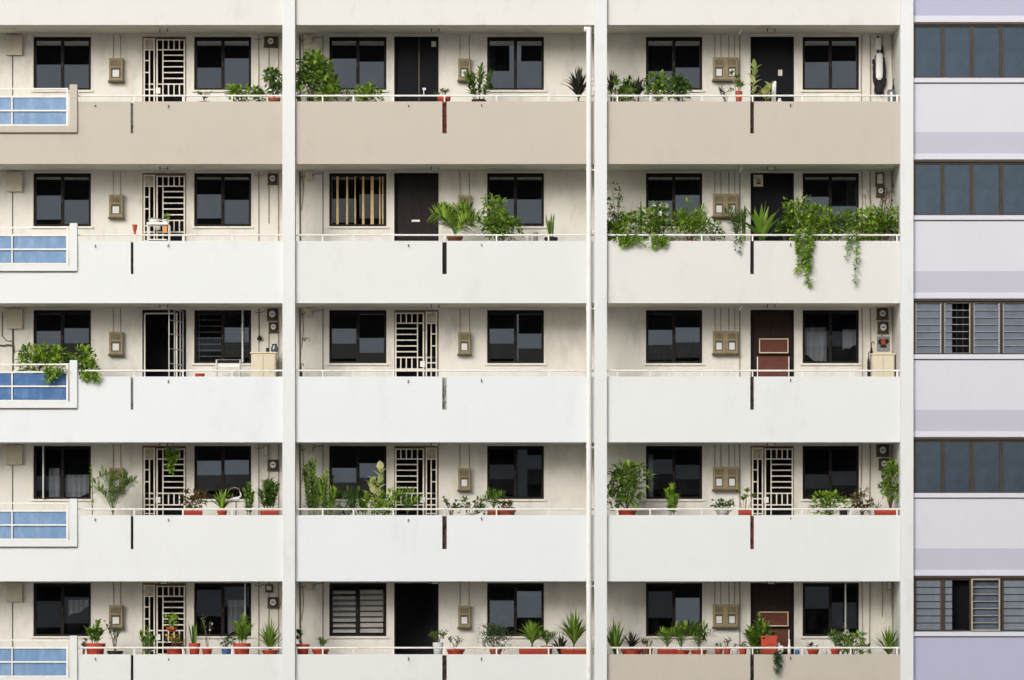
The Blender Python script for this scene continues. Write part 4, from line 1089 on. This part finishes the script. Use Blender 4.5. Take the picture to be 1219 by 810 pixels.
plant(3,'tall_shrub','bush',722,771,553,'large round crowned shrub in a red pot by the second column, fourth row','mid','bright',potw=22,rim=606,n=620,leaf=.085,lw=.42,clumps=18)
plant(3,'slender_tree','leafy',789,810,572,'slim curly leaved stem before the left window, fourth row right','fresh','black',potw=11,stems=2,n=46,leaf=.10,w=.045)
plant(3,'small_plant','bush',846,875,595,'low dark plants around a white pot, fourth row right','deep','white',potw=15,rim=608,n=140,leaf=.05)
plant(3,'desert_rose','succ',872,902,575,'branching plant with strap leaves in a bright red trough, fourth row right','fresh','bright',potw=16,rim=606,shape='rect',n=150)
plant(3,'leafy_shrub','bush',966,1011,587,'wide flat bright bush under the right window, fourth row right','fresh','black',n=430,leaf=.055,clumps=15)
plant(3,'croton','bush',1016,1037,582,'small croton with yellowish leaves, fourth row right','ageing','grey',potw=12,n=170,leaf=.06)
plant(3,'tall_shrub','bush',1048,1072,547,'tall loose shrub in a long red trough against the third column','mid','bright',potw=26,potdx=-6,rim=605,shape='rect',n=420,leaf=.06,clumps=16)
plant(3,'small_plant','twigs',1036,1052,592,'bare twigs in a small dark pot beside the long red trough','ageing','black',potw=9,n=6,leafn=12)
hang_plant('hanging_basket',206,536,13,28,'lime green hanging plant in front of the white gate, fourth row','lime',y=.75,strands=9,n=44,leaf=.055)
# --- fifth row
plant(4,'jade_plant','succ',91,106,752,'low jade plant at the left end of the fifth row','deep','black',potw=10,n=70)
plant(4,'snake_plant','leafy',103,124,735,'thick leaved upright plant in a wide red pot, fifth row left','mid','bright',potw=23,rim=766,stems=3,n=20,leaf=.13,w=.05)
plant(4,'bonsai','twigs',125,149,741,'flat topped bonsai on a twisted stem, fifth row left','grey','black',potw=18,rim=775,n=10,leafn=60)
plant(4,'leafy_shrub','leafy',164,188,741,'loose leafy plant left of the gate bars, fifth row left','mid','black',stems=4,n=16,leaf=.11,w=.04)
plant(4,'crown_of_thorns','bush',197,220,756,'yellow flowering plant in a red pot before the gate, fifth row','ageing','bright',potw=22,rim=770,n=110,leaf=.05,flowers=('yellow',40,.035))
plant(4,'snake_plant','sword',222,241,738,'upright blades in a red pot right of the gate, fifth row left','mid','bright',potw=13,rim=766,n=9)
plant(4,'orchid','twigs',240,253,728,'thin orchid on a tall stalk beside the window, fifth row left','grey','bright',potw=12,rim=771,n=4,leafn=14,flowers=('whiteflower',6,.03))
plant(4,'small_plant','bush',262,277,758,'bluish little plant in a blue pot, fifth row left','grey','blue',potw=12,rim=770,n=60,leaf=.055)
plant(4,'leafy_shrub','leafy',275,301,730,'yellow green leafy plant in a large red pot, fifth row left','lime','bright',potw=20,rim=766,stems=3,n=34,leaf=.14,w=.04)
plant(4,'agave','blades',307,336,732,'spiky agave beside the first column, fifth row','mid','bright',potw=18,rim=774,n=34,w=.035,droop=1.0)
plant(4,'jade_plant','succ',350,371,745,'round jade plant in a red pot right of the first column, fifth row','deep','bright',potw=15,rim=767,n=90)
plant(4,'small_plant','succ',372,391,757,'low fleshy plant in a wide red bowl, fifth row middle','mid','bright',potw=19,rim=773,n=70)
plant(4,'flowering_shrub','twigs',510,533,750,'leaning flowering plant in a white pot before the doorway, fifth row','mid','white',potw=12,rim=765,n=8,leafn=60)
plant(4,'small_plant','twigs',533,552,758,'nearly bare twigs in a red pot right of the slot, fifth row middle','dark','bright',potw=20,rim=773,n=7,leafn=14)
plant(4,'grey_shrub','bush',572,608,743,'fine grey green bush under the right window, fifth row middle','grey','red',potw=14,rim=773,n=520,leaf=.05,lw=.3,clumps=14)
plant(4,'yucca','blades',615,652,735,'light green yucca rosette in a red trough, fifth row middle','lime','bright',potw=32,rim=771,shape='rect',n=34,w=.055,droop=.7,trunk=.1)
plant(4,'small_palm','fronds',640,662,752,'small green palm in a rusty pot right of the yucca, fifth row','mid','red',potw=14,rim=769,n=10,leaflets=9,wid=.024)
plant(4,'cordyline','blades',657,677,749,'bronze leaved plant left of the big dracaena, fifth row','dark','black',potw=11,n=20,w=.045)
plant(4,'dracaena','blades',666,701,721,'big dracaena with long pointed leaves near the drain pipe, fifth row','mid','bright',potw=32,rim=773,shape='rect',n=42,w=.042,droop=.8,trunk=.12)
plant(4,'agave','blades',721,744,731,'blue green sword leaved plant right of the second column, fifth row','mid','black',n=22,w=.045,droop=.5)
plant(4,'bromeliad','blades',741,763,746,'dark bromeliad in a red bowl, fifth row right','dark','bright',potw=24,rim=773,n=22,w=.04,droop=1.1)
plant(4,'small_plant','twigs',762,778,762,'squat rust coloured plant in a brown pot, fifth row right','ageing','brown',potw=14,rim=770,n=6,leafn=30)
plant(4,'small_palm','fronds',783,806,748,'left of the three low palms, fifth row right','fresh','bright',potw=24,shape='rect',rim=773,n=12,leaflets=10,wid=.026)
plant(4,'small_palm','fronds',798,824,743,'middle of the three low palms, fifth row right','fresh','bright',potw=18,rim=774,n=14,leaflets=11,wid=.026,y=.30)
plant(4,'small_palm','fronds',818,846,742,'right of the three low palms, fifth row right','mid','bright',potw=18,rim=774,n=14,leaflets=12,wid=.026)
plant(4,'small_plant','succ',850,861,763,'first tiny fleshy plant left of the slot, fifth row right','mid','red',potw=9,rim=772,n=30)
plant(4,'small_plant','twigs',860,871,760,'tiny plant with a bent twig left of the slot, fifth row right','ageing','bright',potw=8,rim=770,n=5,leafn=14)
plant(4,'small_plant','succ',871,880,765,'tiny reddish plant in a white pot left of the slot, fifth row right','ageing','white',potw=8,rim=772,n=26)
plant(4,'small_plant','succ',879,890,761,'tiny plant in a bright red pot nearest the slot, fifth row right','ageing','bright',potw=9,rim=770,n=30)
plant(4,'croton','leafy',884,918,734,'large rosette leaved plant before the brown door, fifth row right','mid','black',potw=14,stems=3,n=26,leaf=.22,w=.06)
plant(4,'leafy_shrub','stalk',897,909,726,'lime shoot rising behind the large rosette plant, fifth row right','lime','black',potw=9,n=40,leaf=.06,y=.42)
plant(4,'small_plant','succ',906,924,750,'leafy plant standing in a square red box, fifth row right','mid','bright',potw=19,rim=757,shape='rect',lift=.21,n=90,y=.32)
plant(4,'small_plant','succ',960,976,765,'two toned little plant in a red pot under the right window, fifth row','dark','bright',potw=13,rim=773,n=40)
plant(4,'small_palm','fronds',986,1003,752,'small palm in a red pot under the right window, fifth row','mid','bright',potw=11,rim=772,n=9,leaflets=8,wid=.024)
plant(4,'leafy_shrub','bush',1000,1032,754,'mixed green bush under the white orchid, fifth row right','mid','black',n=280,leaf=.06)
plant(4,'orchid','twigs',1000,1017,739,'white orchid rising above the mixed bush, fifth row right','mid','black',potw=10,n=5,leafn=16,flowers=('whiteflower',12,.045),y=.42)
plant(4,'agave','blades',1043,1073,741,'dark tipped agave against the third column, fifth row','mid','black',n=34,w=.042,droop=.7)
hang_plant('hanging_vine',924,778,8,23,'thin bundle of drooping leaves below the red box, fifth row','grey',strands=4,n=26,leaf=.06)

# hanging bowl before the fifth row gate
def hanging_bowl(px, py, y, label, leafn=70):
    e = empty('hanging_bowl', (X(px,y), y, Z(py,y)), label, 'hanging plant')
    pidx[0] += 1; random.seed(1000+pidx[0])
    po = MB().lathe([(.05, -.10), (.10, -.05), (.12, 0), (.105, 0), (.10, -.02)], 18).build('bowl', M['redpot'], e)
    MB().lathe([(.10,-.03),(.10,-.022)], 14).build('soil', M['soil'], po)
    g, s, _ = gen_bush(.26, .24, n=leafn, leaf=.06, clumps=6); g.build('foliage', F['fresh'], e); s.build('stem', M['stem'], e)
    zt_ = soff(4 if py > 690 else 3) - Z(py, y) + .02
    h = MB()
    for a in (0, 2.1, 4.2): h.tube([(.11*math.cos(a), .11*math.sin(a), 0), (0, 0, .34)], .003, 5)
    h.tube([(0,0,.34), (0,0,zt_)], .003, 5); h.build('hanger', M['cable'], e)
hanging_bowl(204.5, 746.5, .62, 'red hanging bowl of green leaves before the fifth row gate')
# lime plant of the fourth row hangs from a cord and basket
bo = [o for o in COL.objects if o.name.startswith('hanging_basket')][0]
zc = soff(3) + .02 - Z(536, .75)
MB().tube([(0,0,0),(0,0,zc)], .004, 5).build('hanger', M['cable'], bo)
MB().lathe([(.05,-.07),(.09,0),(.08,0),(.075,-.01)], 14).build('basket', M['greypot'], bo)
# small red hanging pot by the third column, fourth row
e = empty('wall_pot', (X(1056.5,1.2), 1.2, Z(575,1.2)), 'small red pot fixed to the wall below the two meters, fourth row', 'pot')
MB().lathe([(.03,-.11),(.075,0),(.065,0),(.06,-.02)], 14).build('pot', M['redpot'], e)
g, s, _ = gen_twigs(.3, .45, n=6, leafn=30); g.build('foliage', F['mid'], e); s.build('stem', M['bark'], e)
MB().box(-.01,.01,.05,.15,-.05,-.03).build('bracket', M['cable'], e)

# ledges behind the parapets for the pots
for k_, r_ in (((1,1),(624,641)), ((3,2),(999,1010))): ledges.setdefault(k_, []).append(r_)
for (i, b), sp in ledges.items():
    sp = sorted(sp); runs = []
    for a, c in sp:
        if runs and a - 4 < runs[-1][1]: runs[-1][1] = max(runs[-1][1], c)
        else: runs.append([a, c])
    for a, c in runs:
        z1 = ptop(i) - LEDGE - .001
        lo, hi = max(a - 3, BAYS[b][0] + .5), min(c + 3, BAYS[b][1] - .5)
        g = MB().box(X(lo), X(hi), .127, .62, z1 - .03, z1)
        for q in (lo + 1, hi - 1): g.box(X(q)-.015, X(q)+.015, .45, .48, row_floor(i), z1 - .03)
        part(g, 'pot_ledge', M['greypot'])

# ------------------------------------------------------------------ loose things in the corridors
def W_(px, y): return X(px, y)
# white trolley with herbs and an orange packet, second row left
yb = .95; zf = row_floor(1)
t = empty('white_trolley', (X(188,yb), yb, zf), 'white metal trolley with shelves standing before the second row gate', 'trolley')
zt_ = Z(265.5, yb) - zf; w = (203-177)/S/2
MB().box(-w, w, -.14, .14, zt_-.05, zt_).build('top_shelf', M['white'], t, bevel=.008)
MB().box(-w+.03, w-.03, -.12, .12, zt_-.36, zt_-.34).build('lower_shelf', M['white'], t)
for sx in (-1, 1):
    for sy in (-1, 1):
        MB().tube([(sx*(w-.02), sy*.12, 0), (sx*(w-.02)+(.04 if sx>0 else 0), sy*.12, zt_-.05)], .012, 8).build('leg', M['white'], t)
o = MB().box(X(194,yb)-X(188,yb), X(198.8,yb)-X(188,yb), -.17, -.15, zt_-.19, zt_-.055)
pk = empty('orange_packet', (X(196.4,.78), .78, Z(277.5,.78)), 'orange packet hung on the front of the white trolley', 'packet')
MB().box(-.04, .04, 0, .02, 0, .14).build('packet', M['orange'], pk, bevel=.004)
bt = empty('white_basin', (X(184,yb), yb, zf+zt_), 'pale basin with lid on top of the white trolley, second row', 'basin')
MB().lathe([(.07,0),(.13,.07),(.14,.075),(.12,.075),(.11,.03)], 18, sy=.8).build('basin', M['white'], bt)
MB().box(-.13,.05,-.06,.06,.08,.10).build('lid', M['greypot'], bt)
hb = empty('potted_herb', (X(197,yb), yb, zf+zt_), 'tiny green herb in a white pot on the white trolley', 'plant')
pp = MB().lathe([(.045,0),(.06,.07),(.052,.07),(.05,.06)], 14).build('pot', M['whitepot'], hb)
random.seed(5); g, s, _ = gen_bush(.18,.12,n=50,leaf=.04,clumps=4); g.v = [(a,b,c+.06) for a,b,c in g.v]; g.build('foliage', F['fresh'], hb)
# red flower cup on the rail post, second row left
e = empty('red_cup', (X(160.5,.055), .055, Z(279.5,.055)), 'small red cup standing on the handrail, second row left', 'cup')
MB().lathe([(.022,0),(.024,.06),(.04,.10),(.05,.20),(.043,.20),(.035,.11)], 14).build('cup', M['redpot'], e)
# third row left: cream cupboard with things, folding frame, red item
def cupboard(px0, px1, py, i, label, y=.95, d=.36):
    zf = row_floor(i); xc = X((px0+px1)/2, y); w = (px1-px0)/S/2; h = Z(py, y) - zf
    e = empty('cupboard', (xc, y, zf), label, 'cupboard')
    MB().box(-w, w, -d/2, d/2, .04, h-.03).build('body', M['cupboard'], e, bevel=.006)
    MB().box(-w-.02, w+.02, -d/2-.025, d/2, h-.03, h).build('top', M['cream_edge'], e, bevel=.005)
    for s_ in (-1, 1):
        dr = MB().box(min(s_*.006, s_*(w-.02)), max(s_*.006, s_*(w-.02)), -d/2-.016, -d/2-.001, .08, h-.06).build('door', M['cupboard'], e, bevel=.004)
        MB().box(s_*.05-.008, s_*.05+.008, -d/2-.03, -d/2-.016, h*.55, h*.55+.1).build('handle', M['alu'], dr)
    for sx in (-1,1): MB().box(sx*(w-.05)-.02, sx*(w-.05)+.02, -d/2+.02, d/2-.02, 0, .04).build('foot', M['cable'], e)
    return e, h
cupboard(299.5, 329, 420, 2, 'cream cupboard below two meters, third row left')
cupboard(1037, 1064, 421.5, 2, 'cream cupboard under the three meters, third row right')
zt2 = Z(420, .95)
e = empty('glass_jar', (X(327,.95), .92, zt2), 'round glass jar on the third row left cupboard', 'jar')
MB().lathe([(.05,0),(.075,.03),(.08,.09),(.05,.14),(.05,.16),(.055,.16),(.055,.175),(0.001,.175)], 16).build('jar', M['blade_blue'], e, smooth=True)
e = empty('drink_can', (X(318.5,.95), .92, zt2), 'small dark can on the third row left cupboard', 'can')
MB().lathe([(.028,0),(.03,.01),(.03,.085),(.025,.095),(.001,.095)], 14).build('can', M['meter_dark'], e)
e = empty('wall_bulb', (X(309,1.3), 1.28, Z(401,1.3)), 'black lamp head hanging on the wall above the cupboard', 'lamp')
MB().lathe([(.05,-.07),(.055,-.05),(.03,0),(.015,.02)], 14).build('shade', M['black'], e)
MB().tube([(0,0,.02),(0,0,Z(368,1.3)-Z(401,1.3))], .006, 6).build('cord', M['cable'], e)
e = empty('folding_frame', (X(272,.9), .9, row_floor(2)), 'silver folding frame standing under the window, third row left', 'folding frame')
zt_ = Z(428.5,.9) - row_floor(2); g = MB(); w = .24
for yy in (-.12, .12):
    g.tube([(-w, yy*1.6, 0), (-w, yy*.4, zt_), (w, yy*.4, zt_), (w, yy*1.6, 0)], .014, 8)
g.build('tube_frame', M['alu'], e)
MB().box(-w+.02, w-.02, -.05, .05, zt_-.16, zt_-.10).build('seat', M['white'], e)
MB().tube([(-w,-.15,.4),(w,-.15,.4)], .010, 6).build('stretcher', M['alu'], e)
e = empty('red_bucket', (X(238,.5), .5, row_floor(2)), 'red bucket on a stool seen over the third row parapet', 'bucket')
zb_ = Z(445,.5)-row_floor(2)
MB().lathe([(.07,zb_-.22),(.10,zb_),(.09,zb_),(.085,zb_-.02)], 16).build('pail', M['redpot'], e)
g = MB().box(-.13,.13,-.13,.13,zb_-.25,zb_-.22)
for sx in (-1,1):
    for sy in (-1,1): g.box(sx*.11-.015,sx*.11+.015,sy*.11-.015,sy*.11+.015,0,zb_-.25)
g.build('stool', M['white'], e)
# umbrella third row middle
def umbrella(px, pytop, i, label, y=1.15):
    zf = row_floor(i); h = Z(pytop,y)-zf; e = empty('folded_umbrella', (X(px,y), y, zf), label, 'umbrella')
    MB().lathe([(.006,0),(.012,.08),(.035,.3),(.028,h-.2),(.012,h-.12)], 10).build('canopy', M['black'], e)
    MB().tube([(0,0,h-.12),(0,0,h-.02),(.02,0,h),(.045,0,h-.01),(.05,0,h-.05)], .009, 8).build('handle', M['black'], e)
umbrella(358.5, 433, 2, 'black folded umbrella leaning at the first column, third row')
umbrella(1063.5, 94, 0, 'black folded umbrella in the far right corner, top row')
umbrella(1037.5, 407, 2, 'tall dark umbrella beside the right cupboard, third row')
umbrella(1034, 419, 2, 'shorter dark umbrella by the right cupboard, third row')
umbrella(1066.5, 426, 2, 'black umbrella squeezed between the cupboard and the third column')
# flower picture above the right cupboard
e = empty('flower_plaque', (X(1051.5,BW), BW-.02, Z(409,BW)), 'dark wall plaque with a red flower above the right cupboard, third row', 'wall plaque')
MB().box(-.13,.13,0,.018,-.16,.14).build('board', M['greypot'], e)
g = MB()
for sx, sz, rx, rz in ((-.06,.03,.05,.06),(.06,.04,.055,.05),(0,-.06,.07,.03)): g.blob((sx,-.012,sz), rx, .012, rz, 10, 5)
g.build('dark_leaves', M['black'], e)
g = MB()
for k in range(6): g.blob((.028*math.cos(k*1.05)-.005,-.03,.03+.03*math.sin(k*1.05)), .026, .012, .026, 8, 5)
g.build('flower', M['redpot'], e)
# black and white bags on the wall, top right
e = empty('hanging_bags', (X(1046.5,1.28), 1.27, Z(104,1.28)), 'black bags tied around white containers hanging on the top right wall', 'bags')
g = MB(); random.seed(31)
u = 1/S
g.blob((-.10,0,.34), .035,.04,.20, 10,7,.25); g.blob((-.075,0,.16), .045,.04,.16, 10,7,.3); g.blob((.10,0,.36), .040,.04,.22, 10,7,.25); g.blob((.09,0,.12), .05,.04,.14, 10,7,.3)
g.blob((.0,.02,.0), .10,.05,.16, 12,7,.22); g.blob((.06,0,.74), .032,.03,.11, 9,6,.3); g.blob((-.02,-.03,.63),.07,.04,.035,10,5,.35); g.blob((-.12,0,.52),.02,.02,.06,8,5,.3)
for p_ in ([(-.10,0,.5),(-.06,0,.66),(0,0,.72)], [(.10,0,.55),(.07,0,.66),(.05,0,.8)], [(-.08,0,.05),(-.1,0,-.1),(-.06,0,-.2)], [(.06,0,.0),(.09,0,-.14),(.05,0,-.22)]): g.tube(p_, .012, 6, .007)
g.build('black_bag', M['black'], e, smooth=True)
MB().lathe([(.03,.02),(.07,.07),(.075,.2),(.07,.5),(.06,.56)], 14, sy=.6, c=(.0,-.05,.12)).build('white_container', M['white'], e)
MB().box(-.075,.04,-.04,.04,.76,1.0).build('white_box', M['white'], e, bevel=.01)
MB().tube([(-.02,.03,.5),(-.02,.03,1.05)], .02, 6).build('hanger', M['cable'], e)
e2 = empty('blue_box', (X(1060.5,.9), .9, row_floor(0)), 'pale blue box stacked low in the corner, top right bay', 'box')
hh = Z(107.5,.9)-row_floor(0); MB().box(-.07,.07,-.1,.1,0,hh).build('carton', M['blade_blue'], e2, bevel=.01)
MB().box(-.02,.02,-.103,-.1,.2,hh-.05).build('tape', M['white'], e2)
# white board leaning by the cactus, top right
e = empty('white_board', (X(919,.62), .62, row_floor(0)), 'narrow white board leaning beside the small variegated plant, top row', 'board')
h = Z(97,.62)-row_floor(0); MB().prism([(-.085,0),(.045,0),(.085,h),(.01,h)], -.012, .012).build('panel', M['white'], e)
e = empty('grey_canister', (X(928,.5), .5, ptop(0)-LEDGE), 'pale canister right of the white board, top row', 'canister')
MB().lathe([(.05,0),(.055,.02),(.055,.26),(.03,.30),(.03,.33),(.001,.33)], 14).build('canister', M['white'], e)
ledges2 = [(0, 922, 935), (3, 272, 292)]
# driftwood ornament, fourth row left
e = empty('driftwood', (X(281,.345), .345, ptop(3)-LEDGE), 'pale driftwood ornament on a stick between two plants, fourth row', 'ornament')
random.seed(8)
z0_ = LEDGE + .30
MB().tube([(0,0,0),(.0,0,z0_)], .010, 6).build('stick', M['bark'], e)
MB().tube([(-.12,0,z0_-.0),(-.03,0,z0_+.04),(.05,0,z0_+.06),(.10,0,z0_+.10),(.09,0,z0_+.17)], .040, 8, .012).blob((.0,0,z0_+.03),.09,.035,.04,10,6,.15).build('wood', M['whitepot'], e, smooth=True)
MB().tube([(.09,0,z0_+.15),(.06,0,z0_+.24),(-.03,0,z0_+.27),(-.12,0,z0_+.24),(-.17,0,z0_+.16)], .006, 6).build('tendril', M['palebark'], e)
# white figure and pipe, fifth row right
e = empty('white_figurine', (X(928,.36), .36, ptop(4)-LEDGE), 'small white bird figurine right of the red box, fifth row', 'figurine')
hz = LEDGE
g = MB().lathe([(.05,0),(.055,hz*.4),(.035,hz)], 12).blob((0,0,hz+.09), .055,.05,.10,12,8).blob((-.02,0,hz+.20), .033,.033,.038,10,6).tube([(-.045,0,hz+.205),(-.08,0,hz+.195)], .010, 6, .003)
g.build('body', M['white'], e, smooth=True)
MB().blob((.05,0,hz+.10),.03,.03,.08,8,6).build('wing', M['whiteflower'], e, smooth=True)
e = empty('white_bottle', (X(939.5,.36), .36, ptop(4)-LEDGE), 'tall slim white bottle before the fifth row brown door', 'bottle')
MB().lathe([(.03,0),(.03,.12),(.032,.30),(.022,.40),(.018,.46),(.018,.50),(.001,.50)], 14).build('bottle', M['white'], e, smooth=True)
for k, (px, c_, lb) in enumerate(((949,'bluepot','blue tinted jar beside the white bottle, fifth row'),(955.5,'whitepot','short white jar under the right window, fifth row'),(982,'whitepot','squat white tub between the red pots, fifth row'),(862,None,None))):
    if not c_: continue
    e = empty('storage_jar', (X(px,.36), .36, ptop(4)-LEDGE), lb, 'jar', 'white and blue jars on the fifth row')
    hj = LEDGE + (.11, .05, .09)[k]
    MB().lathe([(.04,0),(.05,.02),(.05,hj-.04),(.035,hj-.015)], 14).build('jar', M[c_], e)
    MB().lathe([(.04,hj-.015),(.04,hj),(.001,hj)], 14).build('lid', M['white'], e)
part(MB().box(X(921), X(987), .127, .62, ptop(4)-LEDGE-.031, ptop(4)-LEDGE-.001), 'pot_ledge', M['greypot'])
part(MB().box(X(922), X(936), .127, .62, ptop(0)-LEDGE-.031, ptop(0)-LEDGE-.001), 'pot_ledge', M['greypot'])
part(MB().box(X(277), X(286), .127, .62, ptop(3)-LEDGE-.031, ptop(3)-LEDGE-.001), 'pot_ledge', M['greypot'])
for k, (i_, px, col_, w_, top_, lb) in enumerate((
    (1, 628, 'whitepot', 7, 279, 'small white tub behind the rail right of the slim tree, second row'),
    (1, 637.5, 'greypot', 6, 277, 'small grey tub behind the rail left of the snake plant, second row'),
    (3, 1004, 'blackpot', 10, 606, 'black tub right of the flat bright bush, fourth row right'))):
    hj = Z(top_, .3) - (ptop(i_) - LEDGE); r_ = w_/S/2
    e = empty('plastic_tub', (X(px,.27), .27, ptop(i_)-LEDGE), lb, 'tub', 'small tubs along the corridor ledges')
    MB().lathe([(r_*.8,0),(r_,hj*.95),(r_*1.08,hj*.95),(r_*1.08,hj),(r_*.9,hj),(r_*.88,hj-.03)], 16).build('tub', M[col_], e)
    MB().lathe([(r_*.87,hj-.035),(r_*.87,hj-.03)], 14).build('soil', M['soil'], e)
    b_ = 0 if px < 345 else (1 if px < 712 else 2)
# wall climber on the second row right wall
e = empty('wall_climber', (X(1045,1.3), 1.31, row_floor(1)), 'dry brown climber spreading over the wall beside the meters, second row', 'plant')
random.seed(77); g = MB(); lf = MB()
for k in range(13):
    x = rv(.35); pts = [Vector((x*.4, 0, 1.0))]
    for q in range(7): pts.append(pts[-1] + Vector((rv(.09)+x*.12, rv(.008), random.uniform(.10,.25))))
    pts = [p for p in pts if p.z < 2.5 and abs(p.x) < .38]
    if len(pts) > 1:
        g.tube(pts, .006, 5, .003)
        for p in pts[1:]:
            for _ in range(2): lf.leaf(p + Vector((rv(.04), -.01, rv(.04))), (rv(), -.3, rv()), .05, .03)
g.tube([(0,0,0),(0,0,1.0)], .012, 6)
g.build('stem', M['bark'], e); lf.build('foliage', F['ageing'], e)
e = empty('white_stake', (X(982,.4), .40, ptop(1)-LEDGE), 'white pointed stake sticking up from the second row bushes', 'stake')
MB().prism([(-.012,0),(.012,0),(.09,.62),(.075,.66),(.04,.60)], -.006, .006).build('stake', M['white'], e)

scene.render.engine = 'CYCLES'
scene.cycles.max_bounces = 6; scene.cycles.diffuse_bounces = 4; scene.cycles.glossy_bounces = 3
scene.cycles.use_denoising = True
